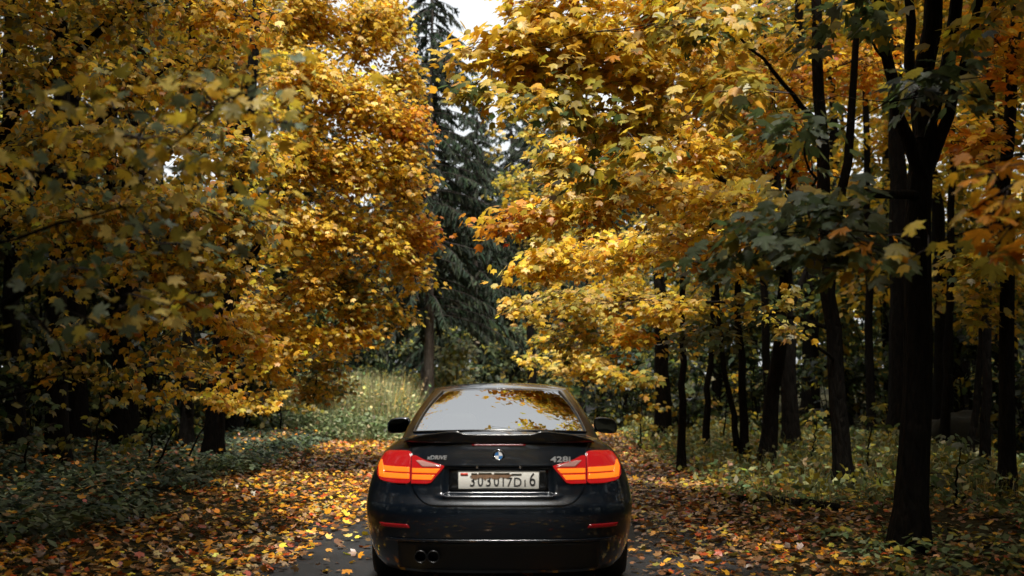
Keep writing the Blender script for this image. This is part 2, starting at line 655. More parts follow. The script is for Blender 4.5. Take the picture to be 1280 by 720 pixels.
# spoiler: an up-kicked lip across the lid edge
def spoiler_mesh():
    xs = np.linspace(-0.635, 0.635, 91)
    ax = np.abs(xs)
    zt = np.interp(ax, [0, 0.20, 0.235, 0.27, 0.33, 0.50, 0.60, 0.635], [1.078, 1.078, 1.083, 1.096, 1.094, 1.070, 1.040, 1.022])
    zb = np.interp(ax, [0, 0.4, 0.60, 0.635], [1.012, 1.012, 1.010, 1.012])
    yb = y_rear(xs * 0.97, np.full_like(xs, 1.0)) - 0.012
    prof = []
    for k in range(len(xs)):
        y0, b, t = yb[k], zb[k], zt[k]
        h = t - b
        prof.append([(xs[k], y0 + 0.03, b), (xs[k], y0 - 0.004, b + 0.004), (xs[k], y0 - 0.010, b + 0.25 * h), (xs[k], y0 - 0.026, t - 0.012), (xs[k], y0 - 0.027, t - 0.003),
                     (xs[k], y0 - 0.018, t), (xs[k], y0 + 0.02, t - 0.25 * h), (xs[k], y0 + 0.07, t - 0.55 * h), (xs[k], y0 + 0.13, b + 0.012)])
    P = np.array(prof)
    mb = MB()
    mb.add(P.reshape(-1, 3), grid_faces(P.shape[0], P.shape[1]))
    return mb.mesh('spoiler', M['black_gloss'], True)


put('spoiler', spoiler_mesh(), car)
# third brake light under the spoiler
put('brake_light', patch(np.linspace(1.000, 1.011, 3), lambda z: -0.175, lambda z: 0.175, 21, 0.016, 0.012, mat=simple('dark_red_lens', (0.16, 0.006, 0.01), 0.25), name='brake_light'), lid)


# ------------------------------------------------------------ cabin
CL = np.array([0.0, 0.05, 0.12, 0.25, 0.4, 0.55, 0.7, 0.82, 0.90, 0.96, 1.0])   # height fractions
RING_R = [0, .2, .4, .6, .8, .9, .95, 1.0]
def cabin_point(h, seg, a):
    """h: 0 belt .. 1 roof rail; seg: r rear glass, c rear pillar, q side, w screen pillar, f windscreen"""
    wb = 0.735 - 0.205 * h - 0.02 * math.sin(h * PI) * -1.2
    yr = 0.68 + 0.78 * h
    zr = 1.045 + 0.305 * (1.16 * h - 0.16 * h * h)
    yf = 3.30 - 0.78 * h
    zs = 0.955 + 0.395 * h
    zf = 0.985 + 0.370 * math.sin(h * PI / 2) ** 0.9
    xg = wb * 0.865 - 0.012
    if seg == 'r':
        x = xg * a
        return (x, yr + 0.10 * a * a, zr - 0.016 * a * a)
    if seg == 'c':
        x = xg + (wb - xg) * (1 - (1 - a) ** 1.8)
        y = yr + 0.10 + (0.34 - 0.10) * a ** 1.5
        zz = (zr - 0.016) * (1 - a) + zs * a - 0.006 * math.sin(a * PI) * 0
        return (x, y, zz)
    if seg == 'q':
        y = (yr + 0.34) * (1 - a) + (yf - 0.42) * a
        return (wb + 0.012 * math.sin(a * PI), y, zs)
    if seg == 'w':
        xf = wb * 0.90
        x = wb + (xf - wb) * a
        return (x, yf - 0.42 + 0.14 * a, zs * (1 - a) + (zf - 0.03) * a)
    xf = wb * 0.90
    x = xf * (1 - a)
    return (x, yf - 0.28 * (1 - a) ** 2, zf - 0.03 * (1 - a) ** 2)


SEGS = [('r', np.linspace(0, 1, 13)), ('c', np.linspace(0, 1, 9)[1:]), ('q', np.linspace(0, 1, 21)[1:]), ('w', np.linspace(0, 1, 6)[1:]), ('f', np.linspace(0, 1, 13)[1:])]
cab = []
segid = []
for sname, aa in SEGS:
    for a in aa:
        cab.append([cabin_point(h, sname, float(a)) for h in CL])
        segid.append((sname, float(a)))
cab = np.array(cab)
nC = len(cab)
nH = len(CL)


def cab_faces(test):
    F = []
    for i in range(nC - 1):
        for k in range(nH - 1):
            if test(i, k):
                F.append([i * nH + k, (i + 1) * nH + k, (i + 1) * nH + k + 1, i * nH + k + 1])
    return np.array(F)


def seg_of(i):
    return segid[i + 1][0]


def is_glass(i, k):
    s = seg_of(i)
    lo, hi = CL[k], CL[k + 1]
    if s == 'r':
        return lo >= 0.05 and hi <= 0.96
    if s == 'f':
        return lo >= 0.05 and hi <= 0.96
    if s == 'q':
        return lo >= 0.05 and hi <= 0.90 and segid[i][1] > 0.03 and not (0.33 < 0.5 * (segid[i][1] + segid[i + 1][1]) < 0.38)
    return False


# painted shell (pillars + roof)
mb = MB()
Fs = cab_faces(lambda i, k: not is_glass(i, k))
for s in (1, -1):
    V = cab.copy().reshape(-1, 3)
    V[:, 0] *= s
    mb.add(V, Fs if s == 1 else Fs[:, ::-1])
topc = cab[:, -1, :]
nc = 17
lam = np.linspace(-1, 1, nc)
D = np.zeros((nC, nc, 3))
D[..., 0] = topc[:, 0:1] * lam[None]
D[..., 1] = topc[:, 1:2]
yy = topc[:, 1]
crn = 0.040 * np.clip((yy - 1.46) / 0.30, 0, 1) ** 0.6 * np.clip((2.55 - yy) / 0.25, 0, 1) ** 0.6
D[..., 2] = topc[:, 2:3] + crn[:, None] * (1 - np.abs(lam[None]) ** 2.4)
mb.add(D.reshape(-1, 3), grid_faces(nC, nc))
roof = put('roof', mb.mesh('roof', M['paint'], True), car)


def glass_part(name, test, both, mat=M['glass']):
    F = cab_faces(lambda i, k: is_glass(i, k) and test(i, k))
    used = np.unique(F)
    remap = -np.ones(nC * nH, int)
    remap[used] = np.arange(len(used))
    V = cab.reshape(-1, 3)[used]
    outs = []
    sides = (1, -1)
    if both:
        mb = MB()
        for s in sides:
            VV = V.copy()
            VV[:, 0] *= s
            f = remap[F]
            mb.add(VV, f if s == 1 else f[:, ::-1])
        outs.append(put(name, mb.mesh(name, mat, True), car))
    else:
        for s in sides:
            VV = V.copy()
            VV[:, 0] *= s
            f = remap[F]
            mb = MB()
            mb.add(VV, f if s == 1 else f[:, ::-1])
            outs.append(put(name, mb.mesh(name, mat, True), car))
    return outs


rw = glass_part('rear_window', lambda i, k: seg_of(i) == 'r', True)[0]
glass_part('windscreen', lambda i, k: seg_of(i) == 'f', True)
glass_part('quarter_window', lambda i, k: seg_of(i) == 'q' and segid[i][1] < 0.34, False)
glass_part('side_window', lambda i, k: seg_of(i) == 'q' and segid[i][1] >= 0.34, False)
# black rubber border round the rear window
ir = [i for i in range(nC) if segid[i][0] == 'r']
e = ir[-1]
for s in (1, -1):
    mb = MB()
    P = cab[e].copy() * np.array([s, 1, 1]) + np.array([0, -0.004, 0.004])
    tube(mb, P[1:-1], 0.009, 6)
    put('window_seal', mb.mesh('window_seal', M['black_gloss'], True), rw)
    # fine bright edge of the pillar
    j = e + 3
    mb = MB()
mb = MB()
P = np.concatenate([cab[ir[::-1], 1] * np.array([-1, 1, 1]), cab[ir[1:], 1]]) + np.array([0, -0.004, 0.004])
tube(mb, P, 0.010, 6)
put('window_seal', mb.mesh('window_seal', M['black_gloss'], True), rw)

# cabin interior
mb = MB()
box(mb, -0.66, 0.66, 0.80, 3.2, 0.30, 0.36)
box(mb, -0.66, -0.60, 0.80, 3.2, 0.30, 0.95)
box(mb, 0.60, 0.66, 0.80, 3.2, 0.30, 0.95)
box(mb, -0.62, 0.62, 0.80, 0.88, 0.30, 1.00)
put('cabin_tub', mb.mesh('cabin_tub', M['cabin']), car)
mb = MB()
box(mb, -0.60, 0.60, 0.82, 1.32, 1.00, 1.02)
put('parcel_shelf', mb.mesh('parcel_shelf', M['cabin']), car)
mb = MB()
box(mb, -0.62, 0.62, 2.75, 3.15, 0.75, 0.985)
bevel(put('dashboard', mb.mesh('dashboard', M['cabin']), car), 0.05, 4)


def rounded_block(w, d, h, n=14, e=3.2):
    """superellipsoid block, centre bottom at origin"""
    th = np.linspace(0, 2 * PI, 2 * n, endpoint=False)
    ph = np.linspace(-PI / 2, PI / 2, n)
    sg = lambda v: np.sign(v) * np.abs(v) ** (2 / e)
    V = np.zeros((2 * n, n, 3))
    V[..., 0] = w / 2 * sg(np.cos(th))[:, None] * sg(np.cos(ph))[None]
    V[..., 1] = d / 2 * sg(np.sin(th))[:, None] * sg(np.cos(ph))[None]
    V[..., 2] = h / 2 + h / 2 * sg(np.sin(ph))[None]
    return V.reshape(-1, 3), grid_faces(2 * n, n, True)


def rot_x(V, a):
    c, s = math.cos(a), math.sin(a)
    V = np.asarray(V)
    return np.stack([V[:, 0], V[:, 1] * c - V[:, 2] * s, V[:, 1] * s + V[:, 2] * c], 1)


for s in (-1, 1):
    V, F = rounded_block(0.50, 0.50, 0.18)
    mb = MB().add(V + np.array([0.37 * s, 2.25, 0.36]), F)
    seat = put('front_seat', mb.mesh('front_seat', M['cabin_light'], True), car)
    V, F = rounded_block(0.48, 0.16, 0.66)
    mb = MB().add(rot_x(V, 0.32) + np.array([0.37 * s, 2.02, 0.48]), F)
    put('backrest', mb.mesh('backrest', M['cabin_light'], True), seat)
    V, F = rounded_block(0.25, 0.10, 0.19)
    mb = MB().add(rot_x(V, 0.2) + np.array([0.37 * s, 1.80, 1.10]), F)
    put('headrest', mb.mesh('headrest', M['cabin_light'], True), seat)
V, F = rounded_block(1.14, 0.17, 0.62)
mb = MB().add(rot_x(V, 0.4) + np.array([0, 1.52, 0.45]), F)
bench = put('rear_bench', mb.mesh('rear_bench', M['cabin_light'], True), car)
for s in (-1, 1):
    V, F = rounded_block(0.26, 0.10, 0.15)
    mb = MB().add(rot_x(V, 0.2) + np.array([0.31 * s, 1.30, 1.02]), F)
    put('headrest', mb.mesh('headrest', M['cabin_light'], True), bench)
mb = MB()
tube(mb, [(-0.37 + 0.18 * math.cos(t), 2.62 - 0.05 * math.sin(t), 0.93 + 0.18 * math.sin(t)) for t in np.linspace(0, 2 * PI, 33)], 0.016, 8)
put('steering_wheel', mb.mesh('steering_wheel', M['cabin'], True), car)

# ------------------------------------------------------------ mirrors, doors, wheels
for s in (-1, 1):
    n = 28
    th = np.linspace(0, 2 * PI, n, endpoint=False)
    sg = lambda v, e: np.sign(v) * np.abs(v) ** (2 / e)
    ox = 0.105 * sg(np.cos(th), 3.0)
    oz = 0.070 * sg(np.sin(th), 3.0) + 0.016 * np.cos(th) * -1
    rings = []
    for (yy_, k) in [(0.0, 0.86), (0.006, 0.97), (0.03, 1.0), (0.07, 0.95), (0.11, 0.78), (0.14, 0.48), (0.15, 0.10)]:
        rings.append(np.stack([ox * k, np.full(n, yy_), oz * k], 1))
    V = np.stack(rings, 1)
    V[..., 0] *= s
    mb = MB().add(V.reshape(-1, 3) + np.array([0.915 * s, 2.72, 1.005]), grid_faces(n, len(rings), True))
    mir = put('wing_mirror', mb.mesh('wing_mirror', M['paint'], True), car)
    G = np.concatenate([[[0, 0.004, 0]], np.stack([ox * 0.86, np.full(n, 0.003), oz * 0.86], 1)])
    G[:, 0] *= s
    Ff = np.array([[0, 1 + i, 1 + (i + 1) % n] for i in range(n)])
    mb = MB().add(G + np.array([0.915 * s, 2.72, 1.005]), Ff)
    put('mirror_glass', mb.mesh('mirror_glass', M['mirror']), mir)
    mb = MB()
    tube(mb, [(0.84 * s, 2.79, 0.965), (0.78 * s, 2.80, 0.945), (0.66 * s, 2.82, 0.94)], [0.022, 0.022, 0.03], 8)
    put('mirror_foot', mb.mesh('mirror_foot', M['black_gloss'], True), mir)

    # door skin 3 mm proud of the flank
    ys = np.linspace(1.72, 2.98, 24)
    fs = np.linspace(0.12, 0.985, 18)
    G = np.zeros((24, 18, 3))
    for i, y in enumerate(ys):
        for k, f in enumerate(fs):
            z = 0.17 + f * (float(top_z(y)) - 0.17)
            yy_ = y - 0.10 * math.sin(f * PI) * (1 - i / 23)
            G[i, k] = ((float(x_side(y, 0.17 + f * 0.85)) + 0.004) * s, yy_, z)
    B = np.zeros((26, 20, 3))
    B[1:-1, 1:-1] = G
    B[0, 1:-1], B[-1, 1:-1], B[1:-1, 0], B[1:-1, -1] = G[0], G[-1], G[:, 0], G[:, -1]
    B[0, 0], B[0, -1], B[-1, 0], B[-1, -1] = G[0, 0], G[0, -1], G[-1, 0], G[-1, -1]
    ed = np.zeros((26, 20), bool)
    ed[0] = ed[-1] = True
    ed[:, 0] = ed[:, -1] = True
    B[ed, 0] -= 0.012 * s
    F = grid_faces(26, 20)
    mb = MB().add(B.reshape(-1, 3), F if s == 1 else F[:, ::-1])
    door = put('door', mb.mesh('door', M['paint'], True), car)
    mb = MB()
    tube(mb, [(0.905 * s, 1.86, 0.80), (0.925 * s, 1.90, 0.805), (0.925 * s, 2.02, 0.808), (0.90 * s, 2.06, 0.806)], 0.014, 8)
    put('handle', mb.mesh('handle', M['paint'], True), door)

    for ay in (AX_R, AX_F):
        mb = MB()
        w = 0.115
        cx = 0.785 * s
        lathe(mb, [(0.235, -w), (0.29, -w - 0.006), (0.318, -w * 0.8), (0.328, -w * 0.5), (0.330, 0), (0.328, w * 0.5), (0.318, w * 0.8), (0.29, w + 0.006), (0.235, w)], 44, 'x', (0, 0, 0))
        wh = bpy.data.objects.new('wheel', None)
        COL.objects.link(wh)
        wh.parent = car
        wh.location = (cx, ay, 0.318)
        put('tyre', mb.mesh('tyre', M['rubber'], True), wh)
        mb = MB()
        o_ = 0.10 * s
        lathe(mb, [(0.236, -0.11 * s), (0.232, 0.0), (0.222, o_), (0.238, o_ + 0.006 * s), (0.245, o_)], 44, 'x')
        for q in range(5):
            for d in (-0.13, 0.13):
                a = q * 2 * PI / 5
                tube(mb, [(o_ - 0.02 * s, 0.03 * math.cos(a), 0.03 * math.sin(a)), (o_ - 0.012 * s, 0.12 * math.cos(a + d * .6), 0.12 * math.sin(a + d * .6)), (o_ - 0.004 * s, 0.228 * math.cos(a + d), 0.228 * math.sin(a + d))], [0.02, 0.015, 0.016], 6)
        lathe(mb, [(0.001, o_), (0.03, o_), (0.045, o_ - 0.02 * s), (0.05, o_ - 0.05 * s)], 20, 'x')
        put('rim', mb.mesh('rim', M['rim'], True), wh)
        # arch lip and liner
        th = np.linspace(-0.35, PI + 0.35, 40)
        mb = MB()
        zz = AZ + (AR + 0.012) * np.sin(th)
        yy_ = ay + (AR + 0.012) * np.cos(th)
        xx = np.array([float(x_side(a, np.clip(b, 0.2, 1.0))) for a, b in zip(yy_, zz)]) * s
        if ay == AX_R:
            ycap = yy_
        tube(mb, np.stack([xx - 0.012 * s, yy_, zz], 1), 0.024, 8)
        put('wheel_arch', mb.mesh('wheel_arch', M['paint'], True), car)
        mb = MB()
        V = np.zeros((40, 2, 3))
        V[:, 0] = np.stack([xx - 0.01 * s, yy_, zz], 1)
        V[:, 1] = np.stack([np.full(40, 0.55 * s), yy_, zz], 1)
        mb.add(V.reshape(-1, 3), grid_faces(40, 2))
        put('arch_liner', mb.mesh('arch_liner', M['black_matte'], True), car)


# ------------------------------------------------------------ plate, badges
def text_mesh(name, s, size, mat, bold=0.0, shear=0.0, extrude=0.001, sx=1.0):
    cu = bpy.data.curves.new(name, 'FONT')
    cu.body = s
    cu.size = size
    cu.align_x = 'CENTER'
    cu.align_y = 'CENTER'
    cu.extrude = extrude
    cu.offset = bold
    cu.shear = shear
    cu.resolution_u = 3
    o = bpy.data.objects.new(name, cu)
    COL.objects.link(o)
    dg = bpy.context.evaluated_depsgraph_get()
    me = bpy.data.meshes.new_from_object(o.evaluated_get(dg))
    bpy.data.objects.remove(o)
    bpy.data.curves.remove(cu)
    me.name = name
    me.materials.clear()
    me.materials.append(mat)
    if sx != 1.0:
        me.transform(Matrix.Diagonal((sx, 1, 1, 1)))
    return me


PY = float(y_rear(0.0, 0.78)) - 0.016
mb = MB()
box(mb, -0.262, 0.262, PY, PY + 0.004, 0.724, 0.838)
plate = bevel(put('license_plate', mb.mesh('license_plate', M['plate']), car), 0.0015, 2)
mb = MB()
for (x0, x1, z0, z1) in [(-0.268, 0.268, 0.718, 0.7235), (-0.268, 0.268, 0.8385, 0.844), (-0.268, -0.2625, 0.7235, 0.8385), (0.2625, 0.268, 0.7235, 0.8385)]:
    box(mb, x0, x1, PY - 0.003, PY + 0.006, z0, z1)
put('plate_frame', mb.mesh('plate_frame', M['black_matte']), plate)
FRONT = (PI / 2, 0, 0)
for ch, x, z, sz, sx in [('3', -0.170, 0.770, 0.100, 0.85), ('0', -0.118, 0.770, 0.100, 0.78), ('3', -0.066, 0.770, 0.100, 0.85), ('0', -0.014, 0.770, 0.100, 0.78),
                         ('1', 0.030, 0.764, 0.085, 0.9), ('7', 0.070, 0.764, 0.085, 0.9), ('D', 0.124, 0.764, 0.085, 0.9), ('I', 0.172, 0.757, 0.065, 1.0), ('6', 0.220, 0.779, 0.122, 0.75)]:
    put('character', text_mesh('character', ch, sz, M['plate_ink'], 0.0006, 0, 0.0006, sx), plate, (x, PY - 0.0012, z), FRONT)
mb = MB()
box(mb, -0.248, -0.200, PY - 0.0014, PY, 0.808, 0.826)
put('flag', mb.mesh('flag', M['plate_red']), plate)
# ragged smear hiding the upper half of the characters
mb = MB()
xs = np.linspace(-0.178, 0.095, 28)
lo = 0.790 + 0.006 * np.sin(xs * 90) + RNG.normal(0, 0.003, 28) + np.interp(xs, [0.0, 0.095], [0, 0.018])
V = np.zeros((28, 2, 3))
V[:, 0] = np.stack([xs, np.full(28, PY - 0.0024), lo], 1)
V[:, 1] = np.stack([xs, np.full(28, PY - 0.0024), np.full(28, 0.818)], 1)
mb.add(V.reshape(-1, 3), grid_faces(28, 2))
put('smear', mb.mesh('smear', M['smear2']), plate)
mb = MB()
for x0, x1, z0, z1 in [(-0.178, -0.140, 0.814, 0.826), (-0.132, -0.045, 0.816, 0.828), (-0.030, 0.072, 0.815, 0.828), (0.084, 0.150, 0.812, 0.822)]:
    box(mb, x0, x1, PY - 0.0026, PY, z0, z1)
put('smear', mb.mesh('smear', M['plate_smear']), plate)
for x in (-0.14, 0.14):
    mb = MB()
    lathe(mb, [(0.001, -0.006), (0.008, -0.005), (0.012, 0.0), (0.012, 0.004)], 14, 'y', (x, float(y_rear(0, 0.868)) - 0.006, 0.866))
    put('plate_lamp', mb.mesh('plate_lamp', M['chrome'], True), lid)

EY = float(y_rear(0.0, 0.936)) - 0.008
mb = MB()
lathe(mb, [(0.001, -0.004), (0.039, -0.004), (0.041, -0.002), (0.041, 0.002)], 40, 'y', (0, EY, 0.938))
em = put('emblem', mb.mesh('emblem', M['black_gloss'], True), car)
mb = MB()
tube(mb, [(0.0395 * math.cos(t), EY - 0.004, 0.938 + 0.0395 * math.sin(t)) for t in np.linspace(0, 2 * PI, 41)], 0.0022, 6)
tube(mb, [(0.0265 * math.cos(t), EY - 0.005, 0.938 + 0.0265 * math.sin(t)) for t in np.linspace(0, 2 * PI, 41)], 0.0016, 6)
put('emblem_ring', mb.mesh('emblem_ring', M['chrome'], True), em)
for q in range(4):
    t = np.linspace(q * PI / 2, (q + 1) * PI / 2, 9)
    V = np.concatenate([[[0, EY - 0.0055, 0.938]], np.stack([0.026 * np.cos(t), np.full(9, EY - 0.0055), 0.938 + 0.026 * np.sin(t)], 1)])
    mb = MB().add(V, [[0, i, i + 1] for i in range(1, 9)])
    put('emblem_quarter', mb.mesh('emblem_quarter', M['white' if q % 2 == 0 else 'blue']), em)
for ch, a in (('B', 2.25), ('M', PI / 2), ('W', 0.89)):
    put('letter', text_mesh('letter', ch, 0.014, M['chrome'], 0.0004), em, (0.033 * math.cos(a), EY - 0.0045, 0.938 + 0.033 * math.sin(a)), (PI / 2, -(a - PI / 2), 0))
b1 = put('badge', text_mesh('badge', '428i', 0.050, M['badge'], 0.001, 0.0, 0.002, 1.55), car, (0.405, float(y_rear(0.405, 0.915)) - 0.018, 0.912), (PI / 2, 0, 0.10))
b2 = put('badge', text_mesh('badge', 'xDRIVE', 0.036, M['badge'], 0.0006, 0.2, 0.002, 1.1), car, (-0.405, float(y_rear(0.405, 0.92)) - 0.017, 0.924), (PI / 2, 0, -0.10))
# ------------------------------------------------------------------ the ground, road
F_PX, PITCH = 1416.0, math.radians(4.12)


def at(px, py, d):
    """world point at distance d ahead that the photograph shows at px, py"""
    u, v = (px - 640) / F_PX, (360 - py) / F_PX
    dy = math.cos(PITCH) - v * math.sin(PITCH)
    dz = math.sin(PITCH) + v * math.cos(PITCH)
    k = d / dy
    return np.array([u * k, d, 1.51 + dz * k])


def to_px(P):
    P = np.asarray(P, float)
    y, z = P[:, 1], P[:, 2] - 1.51
    dep = y * math.cos(PITCH) + z * math.sin(PITCH)
    v = -y * math.sin(PITCH) + z * math.cos(PITCH)
    dep = np.maximum(dep, 0.05)
    return 640 + F_PX * P[:, 0] / dep, 360 - F_PX * v / dep, dep


def road_c(y):
    return 0.010 * np.maximum(np.asarray(y, float) - 30, 0) ** 2


def ground_z(x, y):
    x, y = np.asarray(x, float), np.asarray(y, float)
    d = np.abs(x - road_c(y)) - 2.3
    s = np.clip(d / 1.6, 0, 1)
    n = 0.05 * np.sin(x * 1.3 + 0.7 * np.sin(y * 0.6)) + 0.04 * np.sin(y * 1.1 + x * 0.5) + 0.02 * np.sin(x * 3.1 + y * 2.3)
    return s * (n + 0.04 + 0.04 * np.clip(d - 1, 0, 8) * np.where(x < 0, 0.9, 0.25))


def soil_mat():
    m, n, l, p = mat_new('forest_soil')
    tc = n.new('ShaderNodeTexCoord')
    t = n.new('ShaderNodeTexNoise')
    t.inputs['Scale'].default_value = 5
    t.inputs['Detail'].default_value = 8
    l.new(tc.outputs['Object'], t.inputs['Vector'])
    v = n.new('ShaderNodeTexVoronoi')
    v.inputs['Scale'].default_value = 14
    l.new(tc.outputs['Object'], v.inputs['Vector'])
    r = n.new('ShaderNodeValToRGB')
    r.color_ramp.elements[0].color = (0.010, 0.008, 0.005, 1)
    r.color_ramp.elements[1].color = (0.06, 0.04, 0.018, 1)
    e = r.color_ramp.elements.new(0.55)
    e.color = (0.028, 0.026, 0.012, 1)
    l.new(t.outputs['Fac'], r.inputs[0])
    l.new(r.outputs[0], p.inputs['Base Color'])
    p.inputs['Roughness'].default_value = 0.95
    p.inputs['Specular IOR Level'].default_value = 0.1
    b = n.new('ShaderNodeBump')
    b.inputs['Strength'].default_value = 0.8
    b.inputs['Distance'].default_value = 0.05
    l.new(v.outputs['Distance'], b.inputs['Height'])
    l.new(b.outputs['Normal'], p.inputs['Normal'])
    return m


def asphalt_mat():
    m, n, l, p = mat_new('damp_asphalt')
    p.inputs['Specular IOR Level'].default_value = 0.2
    tc = n.new('ShaderNodeTexCoord')
    t = n.new('ShaderNodeTexNoise')
    t.inputs['Scale'].default_value = 1.6
    t.inputs['Detail'].default_value = 6
    l.new(tc.outputs['Object'], t.inputs['Vector'])
    g = n.new('ShaderNodeTexVoronoi')
    g.inputs['Scale'].default_value = 110
    l.new(tc.outputs['Object'], g.inputs['Vector'])
    r = n.new('ShaderNodeValToRGB')
    r.color_ramp.elements[0].position = 0.3
    r.color_ramp.elements[0].color = (0.014, 0.015, 0.017, 1)
    r.color_ramp.elements[1].position = 0.7
    r.color_ramp.elements[1].color = (0.034, 0.035, 0.037, 1)
    l.new(t.outputs['Fac'], r.inputs[0])
    l.new(r.outputs[0], p.inputs['Base Color'])
    mr = n.new('ShaderNodeMapRange')
    mr.inputs['To Min'].default_value = 0.45
    mr.inputs['To Max'].default_value = 0.7
    l.new(t.outputs['Fac'], mr.inputs['Value'])
    l.new(mr.outputs[0], p.inputs['Roughness'])
    b = n.new('ShaderNodeBump')
    b.inputs['Strength'].default_value = 0.5
    b.inputs['Distance'].default_value = 0.008
    l.new(g.outputs['Distance'], b.inputs['Height'])
    l.new(b.outputs['Normal'], p.inputs['Normal'])
    return m


xs = np.concatenate([np.linspace(-300, -30, 12), np.linspace(-28, 28, 141), np.linspace(30, 300, 12)])
ys = np.concatenate([np.linspace(-200, -20, 10), np.linspace(-18, 60, 157), np.linspace(65, 400, 14)])
X, Y = np.meshgrid(xs, ys, indexing='ij')
near = (np.abs(X) < 29) & (Y < 62) & (Y > -19)
Z = np.where(near, ground_z(X, Y), ground_z(np.clip(X, -28, 28), np.clip(Y, -18, 60)))
mb = MB().add(np.stack([X, Y, Z], -1).reshape(-1, 3), grid_faces(len(xs), len(ys)))
tag(put('ground', mb.mesh('ground', soil_mat(), True)), kind='structure')
ry = np.linspace(-60, 60, 241)
rx = np.linspace(-1.95, 1.95, 9)
V = np.zeros((len(ry), 9, 3))
V[..., 0] = road_c(ry)[:, None] + rx[None]
V[..., 1] = ry[:, None]
V[..., 2] = 0.012 - 0.006 * (rx[None] / 1.95) ** 2
mb = MB().add(V.reshape(-1, 3), grid_faces(len(ry), 9)[:, ::-1])
tag(put('road', mb.mesh('road', asphalt_mat(), True)), kind='structure')

# ------------------------------------------------------------------ leaves
# outlines as (angle from the tip direction, radius); the blade grows along +Y from the stalk at the origin
def leaf_template(outline, centre, curl=0.18, fold=0.12):
    o = np.array(outline, float)
    V = np.zeros((len(o) + 1, 3))
    V[0, :2] = centre
    V[1:, :2] = o
    r = V[:, 1] - 0.2
    V[:, 2] = -curl * (r ** 2) - fold * np.abs(V[:, 0]) ** 1.3 + 0.03
    n = len(o)
    F = np.array([[0, 1 + (i + 1) % n, 1 + i] for i in range(n)])
    return V.astype(np.float32), F


def sym(half):
    h = [(x, y) for x, y in half]
    return h + [(-x, y) for x, y in reversed(h) if x > 1e-6]


MAPLE_HI = sym([(0.0, 1.0), (0.06, 0.86), (0.17, 0.80), (0.13, 0.66), (0.16, 0.55), (0.30, 0.66), (0.36, 0.60), (0.50, 0.66), (0.46, 0.50), (0.40, 0.44), (0.38, 0.36), (0.44, 0.28), (0.50, 0.18), (0.30, 0.16), (0.18, 0.05), (0.05, 0.02)])
MAPLE_LO = sym([(0.0, 1.0), (0.15, 0.60), (0.49, 0.64), (0.42, 0.17), (0.06, 0.02)])
OVAL_HI = sym([(0.0, 1.0), (0.10, 0.88), (0.24, 0.70), (0.34, 0.50), (0.36, 0.32), (0.26, 0.12), (0.06, 0.0)])
OVAL_LO = sym([(0.0, 1.0), (0.30, 0.62), (0.34, 0.28), (0.05, 0.0)])
DIAM = sym([(0.0, 1.0), (0.34, 0.45), (0.04, 0.0)])
def base_fan(curl, fold):
    o = np.array([(0, .02), (.42, .17), (.49, .64), (.15, .60), (0, 1.0), (-.15, .60), (-.49, .64), (-.42, .17)])
    V = np.zeros((8, 3))
    V[:, :2] = o
    V[:, 2] = -curl * (o[:, 1] - .2) ** 2 - fold * np.abs(o[:, 0]) ** 1.3 + .03
    return V.astype(np.float32), np.array([[0, i, i + 1] for i in range(1, 7)])


T = {'maple_hi': leaf_template(MAPLE_HI, (0, 0.30)), 'maple': base_fan(0.18, 0.14),
     'oval_hi': leaf_template(OVAL_HI, (0, 0.4)), 'oval': leaf_template(OVAL_LO, (0, 0.4)), 'diam': leaf_template(DIAM, (0, 0.4)),
     'maple_flat': base_fan(-0.14, -0.16)}
T['needle'] = (np.array([[-.06, 0, 0], [.06, 0, 0], [.05, .6, -.03], [-.05, .6, -.03], [0, 1, -.12],
                         [0, 0, -.05], [0, .1, -.16], [0, .6, -.2], [0, .6, .03]], np.float32),
               np.array([[0, 1, 2], [0, 2, 3], [3, 2, 4], [5, 6, 7], [5, 7, 8]]))
T['blade'] = (np.array([[-.5, 0, 0], [.5, 0, 0], [.32, .55, .0], [-.32, .55, .0], [0, 1.0, 0]], np.float32),
              np.array([[0, 1, 2], [0, 2, 3], [3, 2, 4]]))


def leaf_rots(n, heading, pitch, roll):
    """matrices: yaw(heading) * pitch(x) * roll(y)"""
    ch, sh = np.cos(heading), np.sin(heading)
    cp, sp = np.cos(pitch), np.sin(pitch)
    cr, sr = np.cos(roll), np.sin(roll)
    o, z = np.ones(n), np.zeros(n)
    Rz = np.stack([np.stack([ch, -sh, z], -1), np.stack([sh, ch, z], -1), np.stack([z, z, o], -1)], 1)
    Rx = np.stack([np.stack([o, z, z], -1), np.stack([z, cp, -sp], -1), np.stack([z, sp, cp], -1)], 1)
    Ry = np.stack([np.stack([cr, z, sr], -1), np.stack([z, o, z], -1), np.stack([-sr, z, cr], -1)], 1)
    return Rz @ Rx @ Ry


def add_leaves(mb, P, R, S, C, kind):
    tv, tf = T[kind]
    n = len(P)
    if n == 0:
        return
    V = np.einsum('nij,vj->nvi', R, tv) * S[:, None, None] + P[:, None]
    F = tf[None] + (np.arange(n) * len(tv))[:, None, None]
    mb.add(V.reshape(-1, 3), F.reshape(-1, 3), np.repeat(C, len(tv), 0))


PAL = {'yel': (0.80, 0.53, 0.05), 'gold': (0.75, 0.42, 0.028), 'org': (0.68, 0.27, 0.018), 'red': (0.46, 0.075, 0.012),
       'pale': (0.72, 0.54, 0.15), 'olive': (0.34, 0.28, 0.04), 'green': (0.095, 0.135, 0.048), 'grey': (0.17, 0.21, 0.125),
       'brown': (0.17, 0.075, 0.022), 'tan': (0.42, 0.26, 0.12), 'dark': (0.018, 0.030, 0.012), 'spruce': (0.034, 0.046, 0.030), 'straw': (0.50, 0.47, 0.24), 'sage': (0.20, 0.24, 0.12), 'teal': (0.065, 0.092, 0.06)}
PALNAMES = list(PAL)


